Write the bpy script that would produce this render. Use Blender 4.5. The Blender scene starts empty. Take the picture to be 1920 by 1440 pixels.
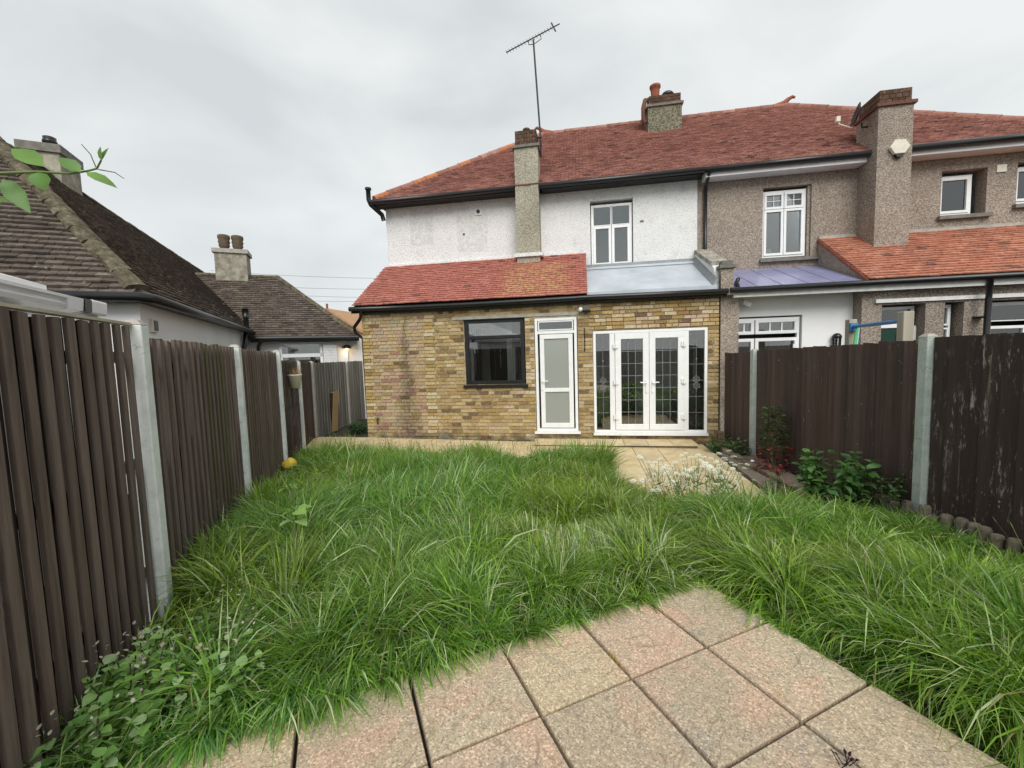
import bpy, math, random
import numpy as np
from mathutils import Vector, Matrix

# ------------------------------------------------------------------ camera, world, sun, exposure
scene = bpy.context.scene
YAW, PITCH, ROLL = math.radians(-9.75), math.radians(4.35), math.radians(-1.72)
CAM = Vector((0.0, 0.0, 1.85))

def camera_matrix():
    cy, sy = math.cos(YAW), math.sin(YAW)
    cp, sp = math.cos(PITCH), math.sin(PITCH)
    cr, sr = math.cos(ROLL), math.sin(ROLL)
    R1 = Matrix(((cy, -sy, 0), (sy, cy, 0), (0, 0, 1)))
    B = Matrix(((1, 0, 0), (0, 0, -1), (0, 1, 0)))
    R2 = Matrix(((1, 0, 0), (0, cp, -sp), (0, sp, cp)))
    R3 = Matrix(((cr, -sr, 0), (sr, cr, 0), (0, 0, 1)))
    R = R3 @ R2 @ B @ R1
    m = Matrix((R[0], -R[1], -R[2])).transposed().to_4x4()
    m.translation = CAM
    return m

cam_data = bpy.data.cameras.new('camera')
cam_data.sensor_width = 36.0
cam_data.lens = 776.0 / 1920.0 * 36.0
cam_data.clip_start = 0.02
cam_data.clip_end = 2000
cam = bpy.data.objects.new('camera', cam_data)
scene.collection.objects.link(cam)
cam.matrix_world = camera_matrix()
scene.camera = cam

SUN_EL, SUN_AZ = math.radians(43), math.radians(163)   # azimuth clockwise from +y
world = bpy.data.worlds.new('World')
scene.world = world
world.use_nodes = True
wn, wl = world.node_tree.nodes, world.node_tree.links
wn.clear()
w_out = wn.new('ShaderNodeOutputWorld')
w_bg = wn.new('ShaderNodeBackground')
w_bg.inputs['Strength'].default_value = 0.1
w_sky = wn.new('ShaderNodeTexSky')
w_sky.sky_type = 'NISHITA'
w_sky.sun_disc = False
w_sky.sun_elevation = SUN_EL
w_sky.sun_rotation = SUN_AZ
w_tc = wn.new('ShaderNodeTexCoord')
w_map = wn.new('ShaderNodeMapping')
w_map.inputs['Scale'].default_value = (1.0, 1.0, 2.2)
w_map.inputs['Location'].default_value = (3.1, 0.4, 1.7)
w_noise = wn.new('ShaderNodeTexNoise')
w_noise.inputs['Scale'].default_value = 2.3
w_noise.inputs['Detail'].default_value = 6.0
w_noise.inputs['Roughness'].default_value = 0.5
w_noise.inputs['Distortion'].default_value = 0.3
w_ramp = wn.new('ShaderNodeValToRGB')
w_ramp.color_ramp.elements[0].position = 0.33
w_ramp.color_ramp.elements[0].color = (0.72, 0.755, 0.765, 1)
w_ramp.color_ramp.elements[1].position = 0.64
w_ramp.color_ramp.elements[1].color = (0.93, 0.955, 0.95, 1)
w_mul = wn.new('ShaderNodeMixRGB')
w_mul.blend_type = 'MULTIPLY'
w_mul.inputs['Fac'].default_value = 1.0
w_mul.inputs['Color2'].default_value = (4.75, 4.75, 4.75, 1)
w_mix = wn.new('ShaderNodeMixRGB')
w_mix.inputs['Fac'].default_value = 0.04
wl.new(w_tc.outputs['Generated'], w_map.inputs['Vector'])
wl.new(w_map.outputs['Vector'], w_noise.inputs['Vector'])
wl.new(w_noise.outputs['Fac'], w_ramp.inputs['Fac'])
wl.new(w_ramp.outputs['Color'], w_mul.inputs['Color1'])
wl.new(w_mul.outputs['Color'], w_mix.inputs['Color1'])
wl.new(w_sky.outputs['Color'], w_mix.inputs['Color2'])
wl.new(w_mix.outputs['Color'], w_bg.inputs['Color'])
wl.new(w_bg.outputs['Background'], w_out.inputs['Surface'])

sun_data = bpy.data.lights.new('sun', 'SUN')
sun_data.energy = 1.5
sun_data.angle = math.radians(40)
sun_data.color = (1.0, 0.975, 0.94)
sun = bpy.data.objects.new('sun', sun_data)
scene.collection.objects.link(sun)
sdir = Vector((math.sin(SUN_AZ) * math.cos(SUN_EL), math.cos(SUN_AZ) * math.cos(SUN_EL), math.sin(SUN_EL)))
sun.rotation_euler = sdir.to_track_quat('Z', 'Y').to_euler()
sun.location = (0, -20, 30)

vs = scene.view_settings
vs.view_transform = 'Standard'
vs.look = 'None'
vs.exposure = 1.0
vs.gamma = 1.0
vs.use_curve_mapping = False
scene.cycles.use_denoising = True
scene.cycles.transparent_max_bounces = 16

# ------------------------------------------------------------------ helpers
rnd = random.Random(11)
npr = np.random.RandomState(5)
COL = scene.collection
WO = {}          # world origin of every object, by name
M = {}           # materials


def V3(*a):
    return np.array(a, float)


class MB:
    """collects geometry in world coordinates"""
    def __init__(s):
        s.v = []
        s.f = []

    def add(s, vs_, fs):
        n = len(s.v)
        s.v += [tuple(map(float, p)) for p in vs_]
        s.f += [tuple(i + n for i in f) for f in fs]
        return s

    def box(s, x0, x1, y0, y1, z0, z1):
        return s.add([(x0, y0, z0), (x1, y0, z0), (x1, y1, z0), (x0, y1, z0), (x0, y0, z1), (x1, y0, z1), (x1, y1, z1), (x0, y1, z1)],
                     [(0, 3, 2, 1), (4, 5, 6, 7), (0, 1, 5, 4), (1, 2, 6, 5), (2, 3, 7, 6), (3, 0, 4, 7)])

    def obox(s, c, ax, ay, az):
        c, ax, ay, az = map(np.array, (c, ax, ay, az))
        vs_ = [c - ax - ay - az, c + ax - ay - az, c + ax + ay - az, c - ax + ay - az, c - ax - ay + az, c + ax - ay + az, c + ax + ay + az, c - ax + ay + az]
        return s.add(vs_, [(0, 3, 2, 1), (4, 5, 6, 7), (0, 1, 5, 4), (1, 2, 6, 5), (2, 3, 7, 6), (3, 0, 4, 7)])

    def bar(s, p, q, w, h, up=(0, 0, 1)):
        p, q, up = V3(*p), V3(*q), V3(*up)
        d = q - p
        L = np.linalg.norm(d)
        d = d / L
        sd = np.cross(d, up)
        sd /= np.linalg.norm(sd)
        u2 = np.cross(sd, d)
        return s.obox((p + q) / 2, d * L / 2, sd * w / 2, u2 * h / 2)

    def prism(s, poly, vec):
        n = len(poly)
        vec = V3(*vec)
        a = [V3(*p) for p in poly]
        b = [p + vec for p in a]
        fs = [tuple(range(n))[::-1], tuple(range(n, 2 * n))]
        fs += [(i, (i + 1) % n, n + (i + 1) % n, n + i) for i in range(n)]
        return s.add(a + b, fs)

    def poly(s, pts):
        return s.add(pts, [tuple(range(len(pts)))])

    def tube(s, pts, r, n=8):
        pts = [V3(*p) for p in pts]
        rs = r if isinstance(r, (list, tuple)) else [r] * len(pts)
        vs_, fs = [], []
        ref = None
        for i, p in enumerate(pts):
            d = pts[min(i + 1, len(pts) - 1)] - pts[max(i - 1, 0)]
            d = d / (np.linalg.norm(d) + 1e-12)
            if ref is None:
                ref = V3(0, 0, 1) if abs(d[2]) < .9 else V3(1, 0, 0)
            a = np.cross(d, ref)
            a /= np.linalg.norm(a) + 1e-12
            b = np.cross(a, d)
            ref = b
            for k in range(n):
                t = 2 * math.pi * k / n
                vs_.append(p + rs[i] * (a * math.cos(t) + b * math.sin(t)))
        for i in range(len(pts) - 1):
            for k in range(n):
                fs.append((i * n + k, i * n + (k + 1) % n, (i + 1) * n + (k + 1) % n, (i + 1) * n + k))
        fs.append(tuple(range(n)))
        fs.append(tuple(range((len(pts) - 1) * n, len(pts) * n))[::-1])
        return s.add(vs_, fs)

    def lathe(s, c, prof, n=16):
        c = V3(*c)
        vs_, fs = [], []
        for r, z in prof:
            for k in range(n):
                t = 2 * math.pi * k / n
                vs_.append(c + V3(r * math.cos(t), r * math.sin(t), z))
        m = len(prof)
        for i in range(m - 1):
            for k in range(n):
                fs.append((i * n + k, i * n + (k + 1) % n, (i + 1) * n + (k + 1) % n, (i + 1) * n + k))
        fs.append(tuple(range(n))[::-1])
        fs.append(tuple(range((m - 1) * n, m * n)))
        return s.add(vs_, fs)


def tag(o, label=None, cat=None, group=None, kind=None):
    if label:
        o['label'] = label
    if cat:
        o['category'] = cat
    if group:
        o['group'] = group
    if kind:
        o['kind'] = kind
    return o


def thing(name, label, cat, loc, group=None):
    o = bpy.data.objects.new(name, None)
    COL.objects.link(o)
    o.empty_display_size = .1
    o.location = loc
    WO[o.name] = V3(*loc)
    return tag(o, label, cat, group)


def part(name, mb, mat, parent=None, label=None, cat=None, group=None, kind=None, smooth=False, col=None, bevel=0):
    vs_ = np.array(mb.v, float)
    o0 = (vs_.min(0) + vs_.max(0)) / 2
    o0[2] = vs_[:, 2].min()
    me = bpy.data.meshes.new(name)
    me.from_pydata((vs_ - o0).tolist(), [], mb.f)
    me.materials.append(M[mat])
    if smooth:
        me.polygons.foreach_set('use_smooth', [True] * len(me.polygons))
    if col is not None:
        at = me.color_attributes.new('Col', 'FLOAT_COLOR', 'POINT')
        c = np.tile(np.array(list(col) + [1.0]), (len(vs_), 1)) if len(np.shape(col)) == 1 else np.array(col)
        at.data.foreach_set('color', c.ravel())
    me.update()
    o = bpy.data.objects.new(name, me)
    COL.objects.link(o)
    if parent is not None:
        o.parent = parent
        o.location = o0 - WO[parent.name]
    else:
        o.location = o0
    WO[o.name] = o0
    if bevel:
        b = o.modifiers.new('bevel', 'BEVEL')
        b.width = bevel
        b.segments = 2
        b.limit_method = 'ANGLE'
    return tag(o, label, cat, group, kind)


BOXV = np.array([(-.5, -.5, -.5), (.5, -.5, -.5), (.5, .5, -.5), (-.5, .5, -.5), (-.5, -.5, .5), (.5, -.5, .5), (.5, .5, .5), (-.5, .5, .5)])
BOXF = [(0, 3, 2, 1), (4, 5, 6, 7), (0, 1, 5, 4), (1, 2, 6, 5), (2, 3, 7, 6), (3, 0, 4, 7)]


def variant_mesh(name, verts, faces, col, mat, smooth=False):
    me = bpy.data.meshes.new(name)
    me.from_pydata([tuple(p) for p in verts], [], faces)
    me.materials.append(M[mat])
    at = me.color_attributes.new('Col', 'FLOAT_COLOR', 'POINT')
    at.data.foreach_set('color', np.tile(np.array(list(col) + [1.0]), (len(verts), 1)).ravel())
    if smooth:
        me.polygons.foreach_set('use_smooth', [True] * len(me.polygons))
    me.update()
    return me


def pieces(parent, name, variants, trs, mat, n_obj, rest_name=None, smooth=False):
    """variants: list of (verts, faces, colour); trs: list of (loc, 3x3 axes in columns, variant, priority)"""
    trs = sorted(trs, key=lambda t: -t[3])
    base = WO[parent.name]
    meshes = {}
    for loc, ax, vi, pr in trs[:n_obj]:
        if vi not in meshes:
            v, f, c = variants[vi]
            meshes[vi] = variant_mesh(name, v, f, c, mat, smooth)
        o = bpy.data.objects.new(name, meshes[vi])
        COL.objects.link(o)
        o.parent = parent
        m = Matrix.Identity(4)
        for i in range(3):
            for j in range(3):
                m[i][j] = ax[i][j]
        m.translation = Vector(loc - base)
        o.matrix_basis = m
    rest = trs[n_obj:]
    if rest:
        allv, allf, allc = [], [], []
        n = 0
        for loc, ax, vi, pr in rest:
            v, f, c = variants[vi]
            allv.append(np.asarray(v) @ np.asarray(ax).T + loc)
            allf += [tuple(i + n for i in q) for q in f]
            allc.append(np.tile(np.array(list(c) + [1.0]), (len(v), 1)))
            n += len(v)
        mb = MB()
        mb.v = np.concatenate(allv)
        mb.f = allf
        part(rest_name or name, mb, mat, parent, kind='stuff', col=np.concatenate(allc), smooth=smooth)


# ------------------------------------------------------------------ material builder
class NM:
    def __init__(s, name):
        s.m = bpy.data.materials.new(name)
        s.m.use_nodes = True
        s.t = s.m.node_tree
        s.t.nodes.clear()
        s.out_n = s.t.nodes.new('ShaderNodeOutputMaterial')
        s.pos = s.t.nodes.new('ShaderNodeNewGeometry').outputs['Position']
        M[name] = s.m

    def n(s, typ):
        return s.t.nodes.new(typ)

    def link(s, a, b):
        s.t.links.new(a, b)

    def setin(s, sock, val):
        if hasattr(val, 'is_output'):
            s.link(val, sock)
        elif isinstance(val, (tuple, list)) and len(val) == 3 and sock.type == 'RGBA':
            sock.default_value = (*val, 1)
        else:
            sock.default_value = val

    def vec(s, scale=(1, 1, 1), loc=(0, 0, 0)):
        m = s.n('ShaderNodeMapping')
        m.inputs['Scale'].default_value = scale
        m.inputs['Location'].default_value = loc
        s.link(s.pos, m.inputs['Vector'])
        return m.outputs['Vector']

    def noise(s, scale, detail=4, rough=.55, stretch=None, loc=(0, 0, 0), dist=0):
        t = s.n('ShaderNodeTexNoise')
        t.inputs['Scale'].default_value = scale
        t.inputs['Detail'].default_value = detail
        t.inputs['Roughness'].default_value = rough
        t.inputs['Distortion'].default_value = dist
        s.link(s.vec(stretch or (1, 1, 1), loc), t.inputs['Vector'])
        return t.outputs['Fac']

    def voro(s, scale, out='Distance', stretch=None):
        t = s.n('ShaderNodeTexVoronoi')
        t.inputs['Scale'].default_value = scale
        s.link(s.vec(stretch or (1, 1, 1)), t.inputs['Vector'])
        return t.outputs[out]

    def ramp(s, fac, stops):
        r = s.n('ShaderNodeValToRGB')
        e = r.color_ramp.elements
        while len(e) < len(stops):
            e.new(.5)
        for el, (p, c) in zip(e, stops):
            el.position = p
            el.color = (c, c, c, 1) if isinstance(c, (int, float)) else (*c, 1)
        s.link(fac, r.inputs['Fac'])
        return r.outputs['Color']

    def mix(s, fac, a, b, mode='MIX'):
        x = s.n('ShaderNodeMixRGB')
        x.blend_type = mode
        s.setin(x.inputs['Fac'], fac)
        s.setin(x.inputs['Color1'], a)
        s.setin(x.inputs['Color2'], b)
        return x.outputs['Color']

    def math(s, op, a, b=0.0):
        x = s.n('ShaderNodeMath')
        x.operation = op
        s.setin(x.inputs[0], a)
        s.setin(x.inputs[1], b)
        return x.outputs[0]

    def xyz(s):
        x = s.n('ShaderNodeSeparateXYZ')
        s.link(s.pos, x.inputs[0])
        return x.outputs

    def attr(s):
        a = s.n('ShaderNodeVertexColor')
        a.layer_name = 'Col'
        return a.outputs['Color']

    def bump(s, h, strength=.5, dist=.01):
        b = s.n('ShaderNodeBump')
        b.inputs['Strength'].default_value = strength
        b.inputs['Distance'].default_value = dist
        s.link(h, b.inputs['Height'])
        return b.outputs['Normal']

    def principled(s, base, rough=.8, normal=None, spec=.3, metal=0, **kw):
        p = s.n('ShaderNodeBsdfPrincipled')
        s.setin(p.inputs['Base Color'], base)
        s.setin(p.inputs['Roughness'], rough)
        p.inputs['Metallic'].default_value = metal
        p.inputs['Specular IOR Level'].default_value = spec
        if normal is not None:
            s.link(normal, p.inputs['Normal'])
        for k, v in kw.items():
            s.setin(p.inputs[k.replace('_', ' ')], v)
        return p.outputs['BSDF']

    def done(s, shader):
        s.link(shader, s.out_n.inputs['Surface'])
        return s.m


def simple(name, col, rough=.6, var=.25, scale=6, bump=0, bscale=40, spec=.3, metal=0, attr=False, stretch=None):
    m = NM(name)
    base = m.attr() if attr else col
    f = m.noise(scale, 5, .6, stretch)
    c = m.mix(1, base, m.ramp(f, [(.25, 1 - var), (.75, 1 + var * .6)]), 'MULTIPLY')
    nrm = m.bump(m.noise(bscale, 4, .6, stretch), bump, .01) if bump else None
    return m.done(m.principled(c, rough, nrm, spec, metal))


# brick and mortar share the damp stain running down from the old flue
def damp(m, c):
    x, y, z = m.xyz()
    n1 = m.noise(3.5, 5, .65, (1, 1, .5))
    d = m.math('ABSOLUTE', m.math('ADD', m.math('ADD', x, 3.78), m.math('MULTIPLY', m.math('SUBTRACT', n1, .5), .5)))
    width = m.math('ADD', m.math('MULTIPLY', m.math('SUBTRACT', 2.4, z), .17), .06)
    k = m.math('SUBTRACT', 1.0, m.math('DIVIDE', d, width))
    k = m.ramp(k, [(0, 0), (.9, .65)])
    k = m.mix(1, k, m.ramp(m.noise(14, 4, .6), [(.3, .25), (.62, 1)]), 'MULTIPLY')
    c = m.mix(k, c, (.045, .042, .025))
    low = m.math('SUBTRACT', 1.0, m.math('MULTIPLY', m.math('SUBTRACT', z, .02), 3.0))
    low = m.mix(1, m.ramp(low, [(.0, 0), (.8, .75)]), m.ramp(m.noise(5, 4), [(.42, 0), (.62, 1)]), 'MULTIPLY')
    return m.mix(low, c, (.11, .10, .075))


m = NM('brick')
c = m.attr()
c = m.mix(1, c, m.ramp(m.noise(22, 6, .7), [(.28, .62), (.72, 1.3)]), 'MULTIPLY')
c = m.mix(m.ramp(m.noise(9, 5, .75), [(.56, 0), (.74, .55)]), c, (.52, .45, .33))
c = m.mix(m.ramp(m.noise(40, 3, .6), [(.6, 0), (.72, .5)]), c, (.10, .07, .035))
c = damp(m, c)
m.done(m.principled(c, .92, m.bump(m.noise(70, 6, .7), .7, .006), .15))
m = NM('mortar')
c = m.ramp(m.noise(6, 5, .7), [(.3, (.34, .29, .19)), (.5, (.54, .47, .33)), (.72, (.66, .60, .48))])
x, y, z = m.xyz()
above = m.math('MULTIPLY', m.math('GREATER_THAN', x, .15), m.math('GREATER_THAN', z, 2.2))
c = m.mix(above, c, m.mix(1, c, (.45, .42, .38), 'MULTIPLY'))
c = damp(m, c)
m.done(m.principled(c, .95, m.bump(m.noise(60, 5, .7), .8, .008), .1))

m = NM('red_tile')
c = m.attr()
c = m.mix(1, c, m.ramp(m.noise(18, 5, .65), [(.3, .68), (.7, 1.25)]), 'MULTIPLY')
c = m.mix(m.ramp(m.noise(1.1, 5, .6), [(.5, 0), (.75, .35)]), c, (.13, .06, .045))
c = m.mix(m.ramp(m.noise(30, 3, .6), [(.66, 0), (.74, .8)]), c, (.05, .04, .03))
m.done(m.principled(c, .85, m.bump(m.noise(60, 4), .35, .005), .25))
m = NM('lichen_red_tile')
c = m.attr()
c = m.mix(1, c, m.ramp(m.noise(18, 5, .65), [(.3, .68), (.7, 1.25)]), 'MULTIPLY')
x, y, z = m.xyz()
dx = m.math('DIVIDE', m.math('ABSOLUTE', m.math('ADD', x, .95)), .85)
dz = m.math('DIVIDE', m.math('ABSOLUTE', m.math('SUBTRACT', z, 3.42)), .5)
k = m.math('SUBTRACT', 1.0, m.math('MAXIMUM', dx, dz))
k = m.mix(1, m.ramp(k, [(0, 0), (.35, 1)]), m.ramp(m.noise(13, 5, .7), [(.48, 0), (.57, .85)]), 'MULTIPLY')
c = m.mix(k, c, (.50, .34, .15))
c = m.mix(m.ramp(m.noise(26, 3, .6), [(.66, 0), (.73, .85)]), c, (.05, .04, .03))
m.done(m.principled(c, .85, m.bump(m.noise(60, 4), .35, .005), .25))

m = NM('brown_tile')
c = m.attr()
c = m.mix(1, c, m.ramp(m.noise(14, 6, .7), [(.3, .55), (.7, 1.35)]), 'MULTIPLY')
c = m.mix(m.ramp(m.noise(3.2, 6, .75), [(.52, 0), (.68, .65)]), c, (.14, .12, .075))
c = m.mix(m.ramp(m.noise(11, 4, .7), [(.645, 0), (.70, .8)]), c, (.42, .40, .33))
c = m.mix(m.ramp(m.noise(6, 6, .7, loc=(4, 2, 1)), [(.60, 0), (.72, .7)]), c, (.05, .045, .02))
m.done(m.principled(c, .92, m.bump(m.noise(50, 5, .7), .7, .01), .15))
m = NM('hip_mortar')
c = m.ramp(m.noise(9, 7, .75), [(.28, (.035, .03, .02)), (.45, (.105, .088, .058)), (.58, (.17, .15, .105)), (.70, (.32, .29, .22)), (.8, (.30, .21, .08))])
m.done(m.principled(c, .95, m.bump(m.noise(24, 6, .75), 1.0, .03), .1))

m = NM('white_render')
c = m.ramp(m.noise(1.6, 6, .7), [(.3, (.78, .78, .765)), (.5, (.84, .84, .83)), (.7, (.87, .87, .86))])
x, y, z = m.xyz()
def rect(m, x, z, x0, x1, z0, z1):
    a = m.math('MULTIPLY', m.math('GREATER_THAN', x, x0), m.math('LESS_THAN', x, x1))
    b = m.math('MULTIPLY', m.math('GREATER_THAN', z, z0), m.math('LESS_THAN', z, z1))
    return m.math('MULTIPLY', a, b)
wob = m.math('MULTIPLY', m.math('SUBTRACT', m.noise(9, 3), .5), .12)
xw, zw = m.math('ADD', x, wob), m.math('ADD', z, wob)
patch = m.math('MAXIMUM', rect(m, xw, zw, -4.15, -3.55, 4.55, 5.4), rect(m, xw, zw, -2.95, -2.2, 4.3, 5.2))
c = m.mix(m.math('MULTIPLY', patch, m.ramp(m.noise(12, 4), [(.35, .05), (.6, .45)])), c, (.55, .55, .51))
low = m.ramp(m.noise(2.2, 5, .7, loc=(3, 1, 9)), [(.55, 0), (.72, .5)])
c = m.mix(low, c, (.50, .52, .55))
pit = m.ramp(m.noise(44, 5, .75), [(.36, .7), (.46, 0)])
c = m.mix(pit, c, (.30, .29, .26))
m.done(m.principled(c, .9, m.bump(m.noise(38, 6, .7), 1.0, .03), .15))
m = NM('smooth_white_render')
c = m.ramp(m.noise(1.2, 5, .6), [(.35, (.76, .76, .75)), (.65, (.83, .83, .82))])
m.done(m.principled(c, .85, m.bump(m.noise(60, 5), .25, .004), .2))
def dash(name, cols, scale=62):
    m = NM(name)
    v = m.voro(scale, 'Color')
    sep = m.n('ShaderNodeSeparateColor')
    m.link(v, sep.inputs[0])
    c = m.ramp(sep.outputs[0], list(zip((0, .3, .6, .85), cols)))
    c = m.mix(1, c, m.ramp(m.noise(1.0, 4, .6), [(.3, .82), (.7, 1.12)]), 'MULTIPLY')
    d = m.voro(scale)
    c = m.mix(m.ramp(d, [(.5, 0), (.8, .45)]), c, (.12, .095, .08))
    h = m.math('SUBTRACT', 1.0, d)
    m.done(m.principled(c, .85, m.bump(h, .9, .012), .25))
dash('pebbledash', [(.21, .165, .13), (.285, .23, .185), (.36, .30, .245), (.48, .425, .36)], 66)
dash('chimney_render', [(.26, .24, .175), (.34, .32, .24), (.42, .40, .31), (.50, .48, .39)], 60)
dash('mossy_render', [(.06, .06, .035), (.13, .13, .08), (.2, .19, .13), (.28, .26, .19)], 40)
simple('old_render', (.34, .315, .25), .9, .6, 6, .8, 30)

simple('white_plastic', (.81, .82, .815), .3, .07, 9, spec=.5)
simple('white_paint', (.76, .76, .74), .6, .2, 9)
simple('black_plastic', (.012, .012, .013), .32, .4, 8, spec=.5)
simple('black_paint', (.014, .014, .015), .45, .5, 14, .3, 30, spec=.4)
simple('dark_metal', (.05, .048, .045), .5, .3, 20, metal=.6)
simple('concrete', (.40, .38, .33), .92, .3, 9, .5, 60)
simple('dark_concrete', (.2, .19, .165), .92, .4, 9, .5, 60)
simple('lead_roof', (.44, .48, .52), .42, .22, 2.2, .25, 8, spec=.5)
simple('dark_lead', (.22, .24, .25), .55, .3, 6, .3, 20)
simple('red_cap_brick', (.16, .075, .055), .9, .5, 25, .6, 60)
simple('terracotta', (.30, .10, .06), .8, .4, 9, .3, 30)
simple('old_pot', (.12, .09, .06), .9, .45, 12, .5, 30)
simple('ridge_tile', (.30, .135, .095), .85, .35, 7, .4, 40, attr=True)
simple('interior_wall', (.74, .74, .71), .8, .1, 2)
simple('interior_dark', (.07, .065, .06), .8, .2, 2)
simple('floor_boards', (.40, .27, .17), .5, .3, 3, stretch=(8, 1, 1))
simple('lead_strip', (.26, .27, .28), .45, .1, 20, metal=.3)
simple('soil', (.04, .032, .024), .98, .5, 9, .8, 30)
simple('ground_soil', (.05, .045, .028), .98, .5, 7, .8, 25)
simple('fresh_wood', (.40, .27, .13), .75, .35, 6, .3, 40, stretch=(1, 1, .15))
simple('pale_post_wood', (.42, .38, .30), .8, .3, 6, .3, 40, stretch=(1, 1, .12))
simple('blue_steel', (.06, .22, .45), .4, .2, 10)
simple('green_door', (.012, .045, .032), .4, .2, 6)
simple('rope', (.12, .55, .18), .7, .3, 60)
simple('rope_pale', (.35, .55, .65), .7, .3, 60)
simple('yellow_plastic', (.70, .50, .06), .45, .25, 12, .1, 20)
simple('cream_plastic', (.70, .66, .55), .5, .15, 10)
simple('far_brick', (.42, .25, .14), .9, .3, 5)
simple('blind_or_dark_sheet', (.55, .56, .57), .7, .05, 3)
simple('log_wood', (.17, .145, .11), .95, .6, 18, .7, 40, stretch=(1, 1, .3))
simple('brick_edging', (.20, .12, .09), .92, .5, 20, .6, 50)
simple('twig', (.09, .085, .04), .8, .3, 20)
simple('white_brick', (.74, .74, .73), .85, .12, 10, .5, 30)

m = NM('post_paint')
c = m.ramp(m.noise(5, 5, .7), [(.3, (.50, .54, .51)), (.55, (.66, .70, .67)), (.75, (.74, .76, .72))])
c = m.mix(m.ramp(m.noise(16, 6, .75), [(.60, 0), (.70, .8)]), c, (.22, .20, .15))
m.done(m.principled(c, .85, m.bump(m.noise(60, 5), .4, .006), .2))


def wood(name, streak=(.5, 1.35), green=.35, flake=None):
    m = NM(name)
    c = m.attr()
    c = m.mix(1, c, m.ramp(m.noise(26, 6, .7, (1, 1, .06)), [(.3, streak[0]), (.7, streak[1])]), 'MULTIPLY')
    if green:
        c = m.mix(m.ramp(m.noise(7, 6, .75, (1, 1, .12)), [(.55, 0), (.72, green)]), c, (.12, .115, .045))
    c = m.mix(m.ramp(m.noise(17, 4, .7, (1, 1, .05), (5, 5, 2)), [(.64, 0), (.72, .45)]), c, (.25, .21, .17))
    if flake:
        y = m.xyz()[1]
        k = m.math('MULTIPLY', m.math('LESS_THAN', y, flake), 1.0)
        near = m.ramp(m.noise(1.6, 3), [(.40, 0), (.58, 1)])
        fl = m.ramp(m.noise(17, 8, .8, (1, 1, .2)), [(.555, 0), (.61, .75)])
        c = m.mix(m.mix(1, m.mix(1, fl, near, 'MULTIPLY'), k, 'MULTIPLY'), c, (.46, .41, .36))
        dots = m.ramp(m.noise(30, 3, .6, (1, 1, .5)), [(.70, 0), (.73, .9)])
        c = m.mix(m.mix(1, dots, near, 'MULTIPLY'), c, (.55, .52, .45))
    m.done(m.principled(c, .72, m.bump(m.noise(30, 6, .7, (1, 1, .06)), .5, .006), .3))
m = NM('green_post_paint')
c = m.ramp(m.noise(7, 6, .75), [(.3, (.30, .35, .32)), (.55, (.43, .49, .455)), (.75, (.52, .56, .52))])
c = m.mix(m.ramp(m.noise(28, 5, .75), [(.56, 0), (.66, .7)]), c, (.16, .155, .12))
m.done(m.principled(c, .9, m.bump(m.noise(70, 5), .8, .01), .15))
wood('dark_fence_wood')
wood('grey_fence_wood', (.55, 1.35), .2)
wood('red_brown_fence_wood', (.7, 1.25), 0, 4.6)

m = NM('buff_slab')
c = m.attr()
big = m.noise(3.4, 5, .65, dist=.6)
c = m.mix(m.ramp(big, [(.47, 0), (.62, .6)]), c, (.52, .335, .24))
c = m.mix(m.ramp(m.noise(3.0, 5, .65, loc=(7, 3, 0), dist=.8), [(.55, 0), (.68, .6)]), c, (.30, .275, .23))
sp = m.voro(150, 'Color')
sep = m.n('ShaderNodeSeparateColor')
m.link(sp, sep.inputs[0])
c = m.mix(1, c, m.ramp(sep.outputs[0], [(0, .62), (.3, .9), (.8, 1.1), (1, 1.6)]), 'MULTIPLY')
c = m.mix(m.ramp(m.noise(120, 2, .5), [(.62, 0), (.70, .5)]), c, (.62, .52, .36))
crack = m.noise(2.6, 3, .5, loc=(2, 8, 0), dist=1.2)
c = m.mix(m.ramp(crack, [(.448, 0), (.453, .55), (.458, 0)]), c, (.16, .12, .09))
h = m.mix(.35, m.noise(170, 4, .7), m.ramp(crack, [(.44, 0), (.455, 1), (.58, 1), (.60, .3)]))
m.done(m.principled(c, .85, m.bump(h, .75, .006), .3))
m = NM('sand_slab')
c = m.attr()
c = m.mix(1, c, m.ramp(m.noise(6, 6, .7), [(.3, .78), (.7, 1.15)]), 'MULTIPLY')
c = m.mix(m.ramp(m.noise(2.2, 6, .7), [(.54, 0), (.74, .5)]), c, (.24, .21, .15))
m.done(m.principled(c, .85, m.bump(m.noise(60, 5, .7), .5, .006), .25))


def leafy(name, trans=.3, rough=.45, var=.3):
    m = NM(name)
    c = m.attr()
    c = m.mix(1, c, m.ramp(m.noise(9, 3), [(.3, 1 - var), (.7, 1 + var * .6)]), 'MULTIPLY')
    p = m.principled(c, rough, None, .4)
    t = m.n('ShaderNodeBsdfTranslucent')
    c2 = m.mix(1, c, (1.25, 1.35, .6), 'MULTIPLY')
    m.link(c2, t.inputs['Color'])
    mx = m.n('ShaderNodeMixShader')
    mx.inputs['Fac'].default_value = trans
    m.link(p, mx.inputs[1])
    m.link(t.outputs[0], mx.inputs[2])
    m.done(mx.outputs[0])
leafy('grass_blade', .4, .36, .2)
leafy('leaf', .3, .45)
leafy('petal', .35, .7, .1)

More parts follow.
